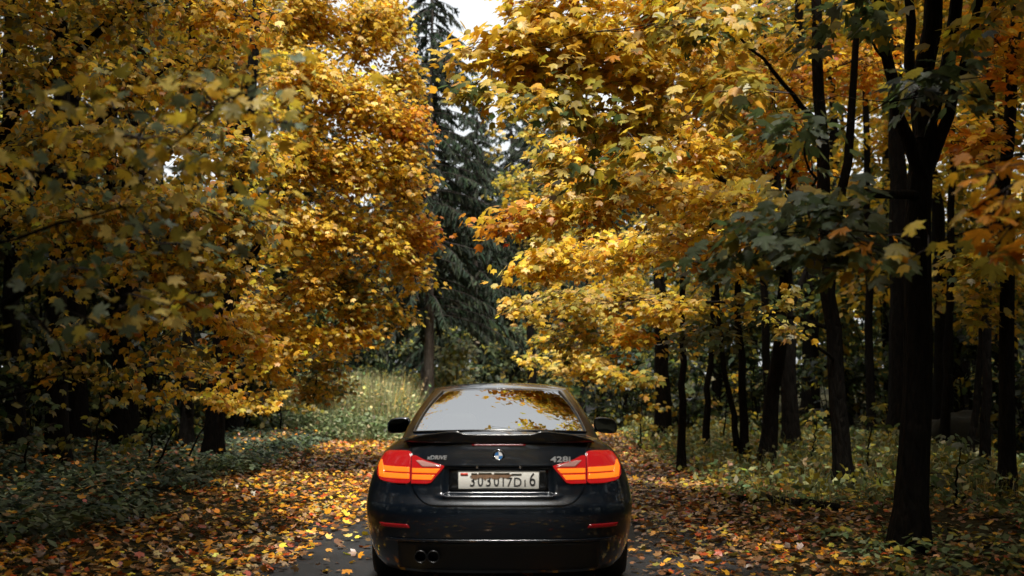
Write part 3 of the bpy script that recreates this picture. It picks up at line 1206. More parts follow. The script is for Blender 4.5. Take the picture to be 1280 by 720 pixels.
def pick(n, mix):
    names = list(mix)
    w = np.array([mix[k] for k in names], float)
    i = RNG.choice(len(names), n, p=w / w.sum())
    base = np.array([PAL[k] for k in names])[i]
    return base, np.array([PALNAMES.index(k) for k in names])[i]


def jitter(C, a=0.18):
    n = len(C)
    b = 1 + RNG.normal(0, a, (n, 1))
    h = 1 + RNG.normal(0, a * 0.45, (n, 3))
    return np.clip(C * np.clip(b, 0.45, 1.6) * h, 0.004, 0.9)


YEL = {'yel': 6, 'gold': 2.6, 'pale': 2.2, 'olive': 1.0, 'org': 0.4}
ORA = {'org': 4, 'gold': 3.4, 'yel': 1.6, 'red': 0.15}
OLI = {'olive': 4, 'yel': 2, 'pale': 1.2, 'green': 1.3, 'gold': 0.8}
GRN = {'green': 4, 'grey': 3, 'olive': 1.2}
MUT = {'olive': 3, 'yel': 3.2, 'grey': 1.3, 'pale': 1.0, 'gold': 2.2, 'org': 0.5}
GLD = {'gold': 3, 'yel': 3, 'org': 1, 'olive': 1}
PYE = {'pale': 4, 'yel': 3, 'olive': 2}

LEAF_MESH = {}


def leaf_object_mesh(kind, pal, var, mat):
    key = (kind, pal, var)
    if key not in LEAF_MESH:
        tv, tf = T[kind]
        V = tv.copy()
        V[:, 2] += RNG.normal(0, 0.025, len(V))
        V[:, :2] *= 1 + RNG.normal(0, 0.05, (len(V), 2))
        c = np.clip(np.array(PAL[PALNAMES[pal]]) * (1 + RNG.normal(0, 0.15)), 0.01, 0.9)
        cc = np.tile(c, (len(V), 1)) * (1 + RNG.normal(0, 0.12, (len(V), 1)))
        mb = MB().add(V, tf, np.clip(cc, 0.004, 0.9))
        # stalk
        mb.add([[-0.008, 0.03, 0], [0.008, 0.03, 0], [0.0, -0.35, -0.08]], [[0, 1, 2]], np.clip(c * 0.6, 0, 1))
        LEAF_MESH[key] = mb.mesh('leaf', mat)
    return LEAF_MESH[key]


def bez(A, B, C, n):
    t = np.linspace(0, 1, n)[:, None]
    return (1 - t) ** 2 * A + 2 * t * (1 - t) * B + t ** 2 * C


def wob(P, a):
    n = len(P)
    w = RNG.normal(0, a, P.shape)
    w[0] = 0
    k = np.linspace(0, 1, n)[:, None]
    return P + w * np.minimum(1, 3 * k)


def stem_path(pts, n=14, wobble=0.02):
    pts = np.asarray(pts, float)
    t = np.linspace(0, len(pts) - 1, n)
    out = np.stack([np.interp(t, np.arange(len(pts)), pts[:, k]) for k in range(3)], 1)
    for _ in range(2):
        out[1:-1] = 0.25 * out[:-2] + 0.5 * out[1:-1] + 0.25 * out[2:]
    return wob(out, wobble)


def make_tree(name, label, base, stems, pads, leaf='maple', size=0.12, group=None, parts=0, cat='tree', bark='bark', mat='leaf', twig=True,
              spread=0.10, pitch=(-0.45, 0.35), sides=9, per=26, flare_base=1.5, roll=0.35, face=None):
    base = np.asarray(base, float)
    root = thing(name, label, cat, tuple(base), 0, group)
    paths = []
    for si, (pts, r0, r1) in enumerate(stems):
        P = stem_path(pts, 18 if si == 0 else 12, 0.012 + 0.06 * r0)
        k = np.linspace(0, 1, len(P))
        rad = r0 * (1 - k) + r1 * k
        if si == 0:
            z = P[:, 2] - base[2]
            rad = rad * (1 + (flare_base - 1) * np.exp(-np.maximum(z, 0) / 0.22))
        mb = MB()
        tube(mb, P, rad, sides if r0 > 0.06 else 7)
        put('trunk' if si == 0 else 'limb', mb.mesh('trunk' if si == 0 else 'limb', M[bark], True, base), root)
        paths.append((P, rad))
    allP = np.concatenate([p for p, _ in paths])
    allR = np.concatenate([r for _, r in paths])
    LP, LH, LC, LI, LS = [], [], [], [], []
    tw = MB()
    for pad in pads:
        c, rr, n, mix = pad[:4]
        sz = pad[4] if len(pad) > 4 else size
        c = np.asarray(c, float)
        rr = np.asarray(rr, float)
        hd = np.linalg.norm(allP[:, :2] - c[:2], axis=1)
        score = np.abs(allP[:, 2] - (c[2] - 0.12 * hd)) + 0.45 * hd
        i = int(np.argmin(score))
        A = allP[i]
        L = np.linalg.norm(c - A)
        d = (c - A) / (L + 1e-6)
        E = c + d * rr * 0.55
        mid = 0.5 * (A + c) + np.array([0, 0, 0.10 * L]) + RNG.normal(0, 0.05 * L, 3)
        P = wob(bez(A, mid, E, 10), 0.012 * L + 0.004)
        r0 = min(0.6 * allR[i], 0.009 + 0.0062 * L)
        if L > 0.8:
            allP = np.concatenate([allP, P[2:8]])
            allR = np.concatenate([allR, np.linspace(r0, 0.004, 10)[2:8] * 1.3])
        mb = MB()
        tube(mb, P, np.linspace(r0, 0.004, 10), 6)
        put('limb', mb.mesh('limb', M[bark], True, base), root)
        m = max(3, int(n / per))
        ends = RNG.normal(0, 1, (m, 3))
        ends /= np.linalg.norm(ends, axis=1, keepdims=True)
        ends = c + ends * rr * (RNG.uniform(0.25, 1, (m, 1)) ** 0.5)
        per_b = np.full(m, n // m)
        for k in range(m):
            t0 = RNG.uniform(0.40, 1.0)
            j = t0 * 9
            a = P[int(j)] * (1 - j % 1) + P[min(9, int(j) + 1)] * (j % 1)
            e = ends[k]
            ln = np.linalg.norm(e - a)
            q = wob(bez(a, 0.5 * (a + e) + np.array([0, 0, 0.08 * ln]), e, 6), 0.015 * ln)
            if twig:
                tube(tw, q, np.linspace(0.0065, 0.002, 6), 3)
            nb = int(per_b[k])
            t = RNG.uniform(0.25, 1.08, nb)
            j = np.clip(t, 0, 1) * 5
            i0 = np.minimum(j.astype(int), 4)
            f = (j - i0)[:, None]
            pos = q[i0] * (1 - f) + q[i0 + 1] * f
            lat = RNG.normal(0, 1, (nb, 3)) * np.array([spread, spread, spread * 0.55])
            pos = pos + lat
            LP.append(pos)
            hv = lat[:, :2] / (np.linalg.norm(lat[:, :2], axis=1, keepdims=True) + 1e-6)
            if face:
                hv = hv + np.array(face)
            LH.append(np.arctan2(-hv[:, 0], hv[:, 1]) + RNG.normal(0, 0.5, nb))
            cc, ci = pick(nb, mix)
            # neighbours on one twig share their tint
            LC.append(cc * (1 + RNG.normal(0, 0.13)))
            LI.append(ci)
            LS.append(sz * np.clip(RNG.normal(1, 0.2, nb), 0.55, 1.5))
    if twig and tw.n:
        put('twigs', tw.mesh('twigs', M['twig'], True, base), root)['kind'] = 'stuff'
    if LP:
        P, H, C, I, S = map(np.concatenate, (LP, LH, LC, LI, LS))
        C = jitter(C)
        n = len(P)
        pit = RNG.normal(pitch[0], pitch[1], n)
        rol = RNG.normal(0, roll, n)
        R = leaf_rots(n, H, pit, rol)
        loose = np.zeros(n, bool)
        if parts:
            px, py, dep = to_px(P)
            vis = (px > -20) & (px < 1300) & (py > -20) & (py < 740) & (dep > 0.5)
            key = np.where(vis, S / dep, 0)
            idx = np.argsort(-key)[:parts]
            loose[idx] = key[idx] > 0
            hk = leaf + '_hi' if leaf + '_hi' in T else leaf
            for q in np.nonzero(loose)[0]:
                o = put('leaf', leaf_object_mesh(hk, int(I[q]), int(q % 3), M[mat]), root)
                mt = Matrix(R[q].tolist())
                o.location = tuple(P[q] - base)
                o.rotation_euler = mt.to_euler()
                s = float(S[q])
                o.scale = (s, s, s)
        mb = MB()
        k = ~loose
        if k.any():
            add_leaves(mb, P[k], R[k], S[k], C[k], leaf)
            put('crown', mb.mesh('crown', M[mat], False, base), root)['kind'] = 'stuff'
    return root


def px_pads(lst, default_n, mix, size=0.12, dens=1.0, tall=1.0):
    """pads given as (px, py, distance, radius in px wide, radius in px high[, n[, mix[, size]]])"""
    out = []
    for q in lst:
        px, py, d, rw_, rh = q[:5]
        n = q[5] if len(q) > 5 and q[5] else default_n
        n = int(n * dens)
        mx = q[6] if len(q) > 6 and q[6] else mix
        sz = q[7] if len(q) > 7 else size
        c = at(px, py, d)
        s = d / F_PX
        out.append((c, (rw_ * s, rw_ * s * 1.15, rh * s * tall), n, mx, sz))
    return out


def gp(px, py_base):
    """ground point under a trunk foot seen at px, py"""
    d = 1.51 * F_PX / (py_base - 462)
    p = at(px, py_base, d)
    return np.array([p[0], p[1], float(ground_z(p[0], p[1])) - 0.05])


# ------------------------------------------------------------------ right side trees
# the thick maple whose trunk splits into many stems
b = gp(1136, 685)
d = b[1]
fk = at(1155, 205, d)
make_tree('maple_tree', 'thick dark maple on the right verge splitting into several upright stems', b,
          [([b, at(1146, 480, d), fk, at(1160, 90, d + .1), at(1172, -120, d + .2), at(1180, -420, d)], 0.14, 0.05),
           ([fk - [0, 0, .15], at(1118, 130, d - .2), at(1098, 0, d - .3), at(1075, -250, d - .4)], 0.062, 0.03),
           ([fk - [0, 0, .05], at(1140, 90, d + .3), at(1136, 0, d + .4), at(1120, -300, d + .6)], 0.06, 0.03),
           ([fk - [0, 0, .1], at(1192, 130, d), at(1222, 20, d - .2), at(1262, -220, d - .4)], 0.06, 0.025),
           ([fk + [0, 0, .2], at(1192, 60, d + .2), at(1200, -60, d + .2), at(1216, -300, d + .3)], 0.07, 0.04),
           ([at(1150, 245, d), at(1080, 240, d - .6), at(1000, 290, d - 1.6), at(930, 330, d - 2.2)], 0.045, 0.012)],
          px_pads([(955, 300, 6.1, 85, 20, 60, GRN, .125), (1040, 262, 6.2, 90, 18, 62, GRN, .125), (1020, 318, 6.0, 80, 16, 44, GRN, .125), (1105, 300, 6.0, 60, 22, 44, GRN, .125), (900, 325, 6.5, 55, 16, 34, GRN, .125), (1000, 235, 6.6, 60, 12, 26, OLI, .12),
                   (1095, 325, 5.8, 45, 8, 12, ORA, .11), (1150, 310, 5.6, 30, 24, 8, ORA, .11),
                   (1000, 165, 7.2, 80, 30, 60, GRN, .125), (1185, 110, 7.0, 70, 45, 80, {'green': 4, 'dark': 3, 'olive': 1}, .13),
                   (900, 125, 8.2, 80, 24, 90, OLI, .125), (1060, 20, 8.6, 100, 30, 90, GRN), (1240, 30, 9.0, 70, 50, 90, OLI),
                   (1150, -150, 9.0, 240, 90, 900, YEL), (1000, -220, 9.0, 240, 110, 1100, YEL), (1180, -380, 9.6, 280, 130, 1400, YEL)], 100, GRN),
          face=(-.55, -.65), pitch=(-0.62, 0.35), parts=300, group='maples leaning over the lane')

# maple just out of the frame on the right: the orange spray
b = np.array([3.9, 4.1, 0.0])
make_tree('maple_tree', 'maple at the right edge with a hanging spray of orange leaves', b,
          [([b, b + [-.05, .05, 2.2], b + [.1, .1, 4.5], b + [0, 0, 8.5]], 0.15, 0.05)],
          px_pads([(1215, 215, 5.0, 46, 9, 26, ORA, .10), (1225, 268, 5.0, 54, 9, 30, ORA, .10), (1265, 240, 4.8, 34, 14, 20, ORA, .10), (1250, 320, 5.2, 36, 20, 22, {'olive': 2, 'org': 2}, .12)], 30, ORA) +
          [((3.6, 4.0, 5.2), (1.7, 2.0, .9), 900, YEL), ((4.6, 3.4, 6.6), (2.2, 2.2, 1.0), 1200, YEL), ((3.8, 5.2, 7.6), (2.0, 2.0, 1.1), 1000, YEL), ((2.5, 5.0, 5.4), (1.3, 1.7, .6), 900, YEL)],  # lane-side bough above the frame added to shade the orange spray
          parts=110, group='maples leaning over the lane')

# maple behind it: long yellow sprays over the lane
b = gp(1056, 610)
d = b[1]
make_tree('maple_tree', 'tall slim maple behind the thick trunk with a low fork', b,
          [([b, at(1046, 480, d), at(1036, 340, d), at(1026, 150, d), at(1020, 0, d), at(1012, -260, d)], 0.12, 0.05),
           ([at(1036, 330, d), at(1056, 220, d), at(1070, 90, d - .2), at(1082, -150, d - .3)], 0.075, 0.03),
           ([at(1026, 160, d), at(960, 80, d - .8), at(880, 0, d - 1.6)], 0.04, 0.004)],
          px_pads([(860, 250, 11.5, 85, 28, 360), (780, 240, 11.2, 85, 30, 380), (700, 262, 11.0, 75, 26, 340), (632, 282, 10.8, 42, 14, 110, ORA),
                   (870, 320, 12.6, 90, 24, 330), (790, 318, 13.2, 80, 22, 330), (710, 325, 13.2, 60, 18, 260), (655, 345, 13.0, 38, 10, 110),
                   (690, 385, 15.5, 62, 20, 330, PYE), (760, 375, 15.5, 66, 22, 330), (645, 385, 15.2, 24, 10, 80, PYE),
                   (830, 385, 15, 62, 22, 220), (730, 430, 16, 56, 18, 240, OLI), (790, 425, 15.5, 50, 20, 200, GLD),
                   (940, 270, 12, 80, 40, 220, OLI), (960, 400, 12.5, 70, 40, 110, OLI), (880, 420, 12.5, 60, 40, 110, GRN),
                   (740, 190, 11.6, 80, 40, 330), (850, 180, 12, 85, 45, 380), (695, 205, 11.6, 46, 18, 120, OLI)], 150, YEL, .095, 1.7, 1.35) +
          [((.9, 12.6, 6.9), (1.0, 1.0, .4), 170, YEL), ((1.3, 14, 8.3), (1.2, 1.2, .5), 190, YEL), ((-.1, 14.6, 8.8), (.9, .9, .3), 60, YEL), ((3.9, 12.2, 8.3), (1.8, 2.0, .7), 1700, YEL), ((5.2, 15.5, 9.2), (2.0, 2.2, .8), 1700, YEL), ((3.6, 16.8, 9.7), (1.5, 2.0, .8), 1300, YEL), ((6.0, 11.5, 8.0), (1.6, 1.8, .7), 1300, YEL)],  # unseen boughs added: sparse ones break the window's reflection, dense ones shade the trunks
          face=(-.55, -.65), pitch=(-0.62, 0.35), parts=300, group='maples leaning over the lane')

# high right crown closing the top
b = gp(990, 565)
d = b[1]
make_tree('maple_tree', 'straight dark maple trunk behind the leaning one, with yellow leaves above', b,
          [([b, at(986, 470, d), at(984, 380, d), at(966, 200, d), at(950, 0, d), at(940, -200, d)], 0.165, 0.06),
           ([at(984, 390, d), at(1000, 360, d), at(1030, 280, d)], 0.09, 0.03)],
          px_pads([(940, 60, 15, 110, 60, 700), (880, 120, 15, 100, 60, 700), (980, 190, 16, 90, 60, 500, ORA), (1060, 80, 16, 100, 70, 600, ORA), (1010, 300, 17, 90, 40, 300, ORA), (900, 220, 15.5, 90, 50, 500),
                   (920, -60, 15, 140, 60, 700), (820, 60, 14.5, 90, 50, 600)], 400, YEL, .105, 1.3),
          face=(-.55, -.65), pitch=(-0.62, 0.35), parts=0, group='maples leaning over the lane')

b = gp(958, 584)
d = b[1]
make_tree('maple_tree', 'slim maple with a bare trunk leaning right beside the straight one', b,
          [([b, at(966, 500, d), at(975, 410, d), at(990, 250, d), at(1000, 0, d), at(1010, -200, d)], 0.135, 0.05)],
          px_pads([(760, 50, 9.0, 85, 24, 240), (705, 40, 8.8, 66, 20, 220), (645, 55, 8.6, 50, 13, 140), (592, 64, 8.6, 34, 7, 44),
                   (700, 90, 9.0, 85, 22, 230), (790, 100, 9.2, 85, 26, 260), (668, 92, 8.8, 50, 12, 110), (590, 128, 8.2, 50, 9, 44, OLI), (660, 140, 8.2, 56, 10, 60, OLI),
                   (730, 135, 8.8, 70, 22, 130, OLI), (800, 160, 9.4, 75, 26, 210), (830, 10, 9.2, 90, 30, 260), (730, -20, 9, 100, 26, 220), (672, 8, 9, 44, 14, 90),
                   (800, 200, 8.6, 70, 12, 34, OLI, .11), (740, 225, 8.8, 55, 9, 24, OLI, .11), (870, 45, 8.4, 70, 26, 110, OLI),
                   (960, -120, 9.5, 160, 60, 700)], 150, YEL, .092, 2.2, 1.35),
          face=(-.55, -.65), pitch=(-0.62, 0.35), parts=300, group='maples leaning over the lane')

# low pale foliage by the car, right
b = gp(829, 552)
d = b[1]
make_tree('maple_tree', 'dark trunk at the lane edge under pale yellow low foliage', b,
          [([b, at(828, 480, d), at(826, 380, d), at(820, 250, d), at(815, 50, d)], 0.19, 0.07)],
          px_pads([(700, 452, 22, 45, 20, 330, PYE), (745, 460, 22, 45, 24, 300, PYE), (690, 420, 23, 36, 18, 200, OLI), (790, 470, 21, 45, 22, 200, OLI), (655, 450, 24, 14, 8, 40, PYE), (760, 410, 22, 60, 26, 260, OLI),
                   (880, 380, 22, 60, 40, 220, OLI), (860, 300, 22, 80, 50, 500), (760, 330, 23, 80, 60, 600), (690, 340, 24, 50, 50, 320, OLI), (680, 240, 24, 50, 60, 350, OLI), (640, 180, 26, 40, 40, 160, OLI), (700, 140, 25, 60, 60, 350, OLI)], 200, YEL, .13),
          face=(-.55, -.65), pitch=(-0.62, 0.35), group='maples leaning over the lane')

# slim trunks on the right
SL = 'slim dark sapling trunk standing among the right hand maples'
for i, (px, py, lean, r, lab, top) in enumerate([
        (852, 590, 2, 0.065, 'thin crooked trunk nearest the leafy lane on its right side', 250),
        (882, 566, 8, 0.07, 'thin trunk curving up behind the crooked one', 300),
        (924, 584, -22, 0.055, 'thin trunk of a crossing pair, leaning towards the lane', 330),
        (932, 584, -8, 0.075, 'upright trunk of the crossing pair', 250),
        (1231, 603, 6, 0.075, 'thin trunk beside the slender straight tree at the wood edge', 60),
        (728, 520, 4, 0.10, 'short dark trunk just beyond the roof of the car', 380),
        (1090, 560, -5, 0.10, 'slim trunk deep between the two big maples', 150),
        (962, 556, -8, 0.10, 'slim dark trunk behind the leaning maple', -40),
        (1212, 590, 24, 0.06, 'thin trunk slanting right behind the thick maple', 20),
        (1180, 570, 8, 0.09, 'slim trunk rising behind the dark mound', 150)]):
    b = gp(px, py)
    d = b[1]
    make_tree('young_tree', lab, b, [([b, at(px + lean * .3, py - 70, d), at(px + lean, (py + top) / 2, d), at(px + lean * 1.5, top - 60, d), at(px + lean * 1.2, top - 260, d)], r, r * 0.45)],
              px_pads([(px + lean - 20, top + 90, d, 45, 30, 90), (px + lean + 25, top + 20, d, 50, 35, 160), (px + lean, top - 90, d, 90, 60, 420), (px + 10, top - 220, d + .5, 120, 80, 600)], 200, OLI if i % 2 else YEL),
              group='slim trees on the right')
b = gp(1259, 622)
d = b[1]
make_tree('maple_tree', 'slender straight tree at the wood edge right of the thick maple', b,
          [([b, at(1258, 450, d), at(1256, 200, d), at(1272, 0, d), at(1280, -200, d)], 0.10, 0.05)],
          px_pads([(1220, 330, 13, 60, 40, 220, OLI), (1240, 380, 13.5, 60, 40, 120, OLI), (1210, 180, 13, 70, 60, 260, ORA), (1250, 60, 13, 80, 70, 360, ORA), (1230, -120, 13, 180, 90, 900, YEL)], 200, YEL),
          group='maples leaning over the lane')

# ------------------------------------------------------------------ left side trees
# the big golden one over the lane
b = np.array([-4.6, 17.5, float(ground_z(-4.6, 17.5)) - .05])
make_tree('lime_tree', 'golden leaved tree on the left bank whose boughs overhang the lane', b,
          [([b, b + [.1, 0, 2.0], b + [.35, -.1, 4.2], b + [.6, 0, 7], b + [.7, 0, 10]], 0.16, 0.05),
           ([b + [.2, 0, 2.6], b + [1.2, -.3, 4.4], b + [2.2, -.5, 6.2]], 0.08, 0.025), ([b + [.1, 0, 1.7], b + [1.1, -.6, 2.6], b + [2.2, -.8, 3.2]], 0.06, 0.02)],
          px_pads([(486, 30, 17, 34, 30, 400), (455, 40, 16.5, 60, 45, 720), (385, 20, 16, 60, 45, 640), (502, 98, 17, 36, 28, 300), (514, 160, 16.5, 32, 24, 380, ORA), (455, 130, 16, 60, 42, 700),
                   (390, 110, 15.5, 60, 40, 600), (505, 225, 16.5, 44, 36, 460), (440, 215, 16, 60, 42, 680), (375, 200, 15.5, 56, 40, 520), (528, 292, 17, 26, 24, 260, ORA), (480, 300, 16.5, 50, 36, 560),
                   (415, 290, 16, 56, 40, 560), (350, 280, 15.5, 50, 40, 380), (515, 345, 17, 36, 22, 260), (455, 365, 16.5, 50, 28, 420, OLI), (395, 360, 16, 50, 32, 380), (500, 395, 17, 30, 14, 130, OLI),
                   (440, 415, 16.5, 46, 22, 300), (375, 420, 16, 46, 26, 260), (320, 390, 15.5, 40, 30, 180), (420, 455, 17, 32, 16, 110, OLI), (340, 460, 16, 40, 20, 130), (395, 490, 17, 38, 12, 110, OLI), (330, 505, 15.5, 44, 12, 80), (275, 500, 14.5, 46, 14, 70), (240, 455, 14, 50, 18, 80, OLI), (425, 480, 18, 26, 10, 60, OLI), (330, -60, 16, 110, 50, 700)], 400, YEL, .078, 3.0, 1.5),
          leaf='maple', face=(.55, -.65), pitch=(-0.72, 0.38), parts=300, group='yellow trees on the left bank', spread=0.09)

# muted one in front of it
b = np.array([-5.3, 10.6, float(ground_z(-5.3, 10.6)) - .05])
make_tree('lime_tree', 'shaded tree on the left bank with muted olive and yellow leaves', b,
          [([b, b + [.05, 0, 2.0], b + [.3, 0, 4.5], b + [.3, 0, 9]], 0.15, 0.05),
           ([b + [.05, 0, 2.2], b + [1.0, -.2, 3.3], b + [2.2, -.4, 4.3]], 0.06, 0.018), ([b + [.1, 0, 1.6], b + [1.2, -.5, 2.4], b + [2.1, -.8, 2.7]], 0.045, 0.015), ([b + [.2, 0, 3.4], b + [1.6, -.1, 4.9], b + [2.9, 0, 5.6]], 0.05, 0.015)],
          px_pads([(60, 90, 10, 80, 40, 170), (160, 110, 10, 80, 40, 190), (250, 90, 10.5, 70, 40, 190), (50, 180, 10, 80, 40, 200), (140, 190, 9.6, 80, 40, 210), (230, 170, 9.6, 70, 40, 210), (310, 190, 10, 50, 40, 170),
                   (40, 270, 9.8, 70, 40, 160), (130, 270, 9.4, 80, 36, 210), (220, 260, 9.2, 70, 36, 210), (300, 270, 9.6, 50, 36, 160), (190, 335, 9.4, 70, 32, 190), (270, 340, 9.6, 60, 30, 170), (100, 345, 9.4, 60, 30, 110),
                   (240, 400, 10, 60, 22, 110, GLD), (310, 420, 10.5, 46, 26, 120, GLD), (170, 420, 10, 50, 26, 60), (300, 480, 11, 36, 20, 40, GLD), (200, 490, 11, 40, 20, 34), (110, 420, 10, 60, 30, 50), (60, 460, 10, 60, 20, 40, OLI), (140, 475, 10.5, 60, 16, 34, OLI), (225, 450, 10, 50, 14, 30),
                   (300, 20, 10.5, 90, 40, 240, GLD), (150, 20, 10.5, 110, 40, 220), (30, 20, 10, 60, 40, 100), (150, -120, 10, 200, 70, 800), (150, -200, 11, 160, 70, 700), (100, -300, 10.5, 260, 100, 1200)], 200, MUT, .072, 2.7, 1.3) +
          [((-6.4, 13.0, 8.0), (1.5, 1.8, .7), 1500, MUT, .11), ((-4.5, 9.6, 7.2), (1.5, 1.7, .6), 1500, MUT, .11), ((-4.4, 6.6, 6.4), (1.5, 1.6, .6), 1300, MUT, .11)],  # boughs above the frame added to darken the left bank
          leaf='maple', face=(.55, -.65), pitch=(-0.72, 0.38), parts=300, group='yellow trees on the left bank', spread=0.10, roll=0.6)

# foreground branch out of focus
b = np.array([-3.3, 4.0, float(ground_z(-3.3, 4.0)) - .03])
make_tree('lime_tree', 'near tree at the left edge holding blurred pale leaves into the view', b,
          [([b, b + [0, 0, 2.0], b + [.1, 0, 4.0], b + [0, 0, 7]], 0.11, 0.04), ([b + [0, 0, 1.3], b + [.9, .6, 1.9], b + [1.6, .9, 2.2]], 0.016, 0.004), ([b + [0, 0, 1.0], b + [.8, .7, 1.35], b + [1.5, 1.0, 1.5]], 0.016, 0.004)],
          px_pads([(330, 95, 4.6, 60, 24, 22), (260, 130, 4.8, 80, 30, 30), (180, 175, 4.8, 80, 36, 34), (90, 130, 4.6, 70, 40, 26), (340, 150, 4.7, 40, 26, 12), (250, 215, 5, 70, 30, 28), (60, 220, 4.6, 60, 40, 20),
                   (330, 280, 5.2, 60, 26, 14), (180, 300, 5.0, 80, 34, 34, {'grey': 3, 'pale': 2, 'olive': 3}), (90, 330, 4.8, 70, 40, 26, GRN), (150, 380, 4.9, 80, 30, 30, {'grey': 3, 'pale': 2, 'olive': 3}), (230, 375, 5.2, 50, 24, 18), (50, 400, 4.8, 50, 30, 14, GRN)],
                  20, {'yel': 3, 'pale': 2.4, 'olive': 2.4, 'grey': 1.4, 'gold': 1}, .075, 1.25) + [((-3.6, 3.6, 4.6), (1.4, 1.6, .8), 700, MUT), ((-3.9, 2.6, 6.0), (2, 2, 1.0), 1000, MUT), ((-2.4, 5.0, 4.9), (1.1, 1.6, .6), 800, MUT), ((-3.4, 7.4, 5.6), (1.6, 1.6, .7), 900, MUT)],  # boughs out of frame include some added to shade the near leaves
          leaf='maple', parts=300, group='yellow trees on the left bank', per=9, roll=0.7, pitch=(-0.4, 0.6))

# dark trunks inside the left wood
for i, (px, py, lean, r, lab, mix) in enumerate([
        (70, 592, 4, 0.17, 'dark trunk in the left wood rising behind the fern like saplings', OLI),
        (97, 572, -4, 0.19, 'broad black trunk half hidden high in the left foliage', MUT),
        (138, 562, 2, 0.14, 'slim black trunk right of the broad one in the left wood', MUT),
        (232, 570, 8, 0.12, 'dark trunk in the left wood behind the golden foliage', ORA),
        (292, 556, -2, 0.17, 'dark trunk at the back of the left bank by the leafy verge', ORA),
        (20, 585, -8, 0.15, 'dark trunk in the left wood at the end of the herb bank', OLI),
        (176, 552, -12, 0.10, 'thin leaning trunk in the left wood between thicker ones', MUT)]):
    b = gp(px, py)
    d = b[1]
    make_tree('lime_tree', lab, b, [([b, at(px + lean * .5, 420, d), at(px + lean, 200, d), at(px + lean * 1.2, 0, d), at(px + lean, -260, d)], r, r * 0.45)],
              px_pads([(px - 50, 120, d + .5, 90, 60, 260), (px + 60, 40, d - .5, 90, 60, 300), (px + 10, -80, d, 140, 80, 700), (px - 60, 280, d, 80, 50, 160), (px + 60, 260, d + .5, 80, 50, 180), (px, -250, d, 200, 100, 1000)], 200, mix, .11),
              leaf='maple', group='dark trunks in the left wood')
# ------------------------------------------------------------------ wood in the background
def deciduous(name, label, h, r, n, mix, cz=0.55, group=None, base=(0, 0, 0), npads=16, bushy=False, low=0.22):
    base = np.array(base, float)
    pads = []
    for k in range(npads):
        a = RNG.uniform(0, 2 * PI)
        t = RNG.uniform(0.0, 1)
        z = h * ((0.08 if bushy else low) + (0.88 if bushy else 0.96 - low) * t)
        q = r * (1.0 - 0.75 * abs(t - 0.42) ** 1.2) * RNG.uniform(0.3, 0.85)
        pads.append((base + [q * math.cos(a), q * math.sin(a), z], (r * .46, r * .46, h * .085), n // npads, mix))
    st = [([base + [0, 0, -.1], base + [.1, 0, h * .3], base + [-.1, .1, h * .6], base + [0, 0, h * .95]], 0.02 * h if not bushy else 0.03, 0.02)]
    if bushy:
        for k in range(6):
            a = k * 1.05
            st.append(([base, base + [r * .3 * math.cos(a), r * .3 * math.sin(a), h * .4], base + [r * .6 * math.cos(a), r * .6 * math.sin(a), h * .85]], 0.02, 0.006))
    return make_tree(name, label, base, st, pads, leaf='diam', size=0.17, group=group, twig=bushy, spread=0.20, per=40, pitch=(-0.4, 0.5), roll=0.6)


def spruce(name, label, base, h, r, z0, n, group=None, bare=0.0):
    base = np.array(base, float)
    root = thing(name, label, 'spruce', tuple(base), 0, group)
    mb = MB()
    P = stem_path([base + [0, 0, -.1], base + [0, 0, h * .5], base + [0.05, 0, h]], 16, 0.01)
    tube(mb, P, np.linspace(0.012 * h, 0.01, 16), 9)
    put('trunk', mb.mesh('trunk', M['bark2'], True, base), root)
    lm = MB()
    LP, LH, LS, LPi = [], [], [], []
    for k in range(n):
        t = (k + RNG.uniform(0, 1)) / n
        z = z0 + (h - z0) * t
        L = r * (1 - t) ** 0.75 * RNG.uniform(0.7, 1.1) + 0.15
        a = RNG.uniform(0, 2 * PI)
        dr = np.array([math.cos(a), math.sin(a), 0])
        A = base + [0, 0, z]
        E = A + dr * L + [0, 0, -0.38 * L]
        q = bez(A, A + dr * L * .55 + [0, 0, -0.02 * L], E, 7)
        tube(lm, q, np.linspace(0.02, 0.004, 7), 4)
        m = int(10 + 26 * L)
        tt = RNG.uniform(0.12, 1.0, m)
        j = tt * 6
        i0 = np.minimum(j.astype(int), 5)
        f = (j - i0)[:, None]
        pos = q[i0] * (1 - f) + q[i0 + 1] * f
        LP.append(pos)
        LH.append(a - PI / 2 + RNG.choice([-1, 1], m) * RNG.uniform(0.3, 1.3, m))
        LPi.append(RNG.normal(-1.0, 0.28, m))
        LS.append(RNG.uniform(0.2, 0.46, m) * (0.6 + 0.4 * (1 - t)))
    put('branches', lm.mesh('branches', M['twig'], True, base), root)['kind'] = 'stuff'
    P, H, S, Pi_ = map(np.concatenate, (LP, LH, LS, LPi))
    C = jitter(np.tile(np.array(PAL['spruce']), (len(P), 1)), 0.25)
    mb = MB()
    add_leaves(mb, P, leaf_rots(len(P), H, Pi_, RNG.normal(0, 0.5, len(P))), S, C, 'needle')
    put('crown', mb.mesh('crown', M['needle'], False, base), root)['kind'] = 'stuff'
    return root


spruce('spruce_tree', 'tall dark spruce with a bare grey lower trunk behind the tall grass', (at(536, 480, 31)[0], 31, 0), 13.6, 2.6, 3.0, 230)
s2 = spruce('spruce_tree', 'broad dark spruce with drooping boughs at the end of the lane', (-1.3, 41, 0), 11.5, 3.1, 2.2, 230)
def place(root, x, y, rz, s, label, group):
    c = copy_tree(root)
    c.location = (x, y, float(ground_z(np.clip(x, -28, 28), np.clip(y, -18, 60))))
    c.rotation_euler = (0, 0, rz)
    c.scale = (s, s, s)
    c['label'] = label
    if group:
        c['group'] = group
    elif 'group' in c:
        del c['group']
    return c


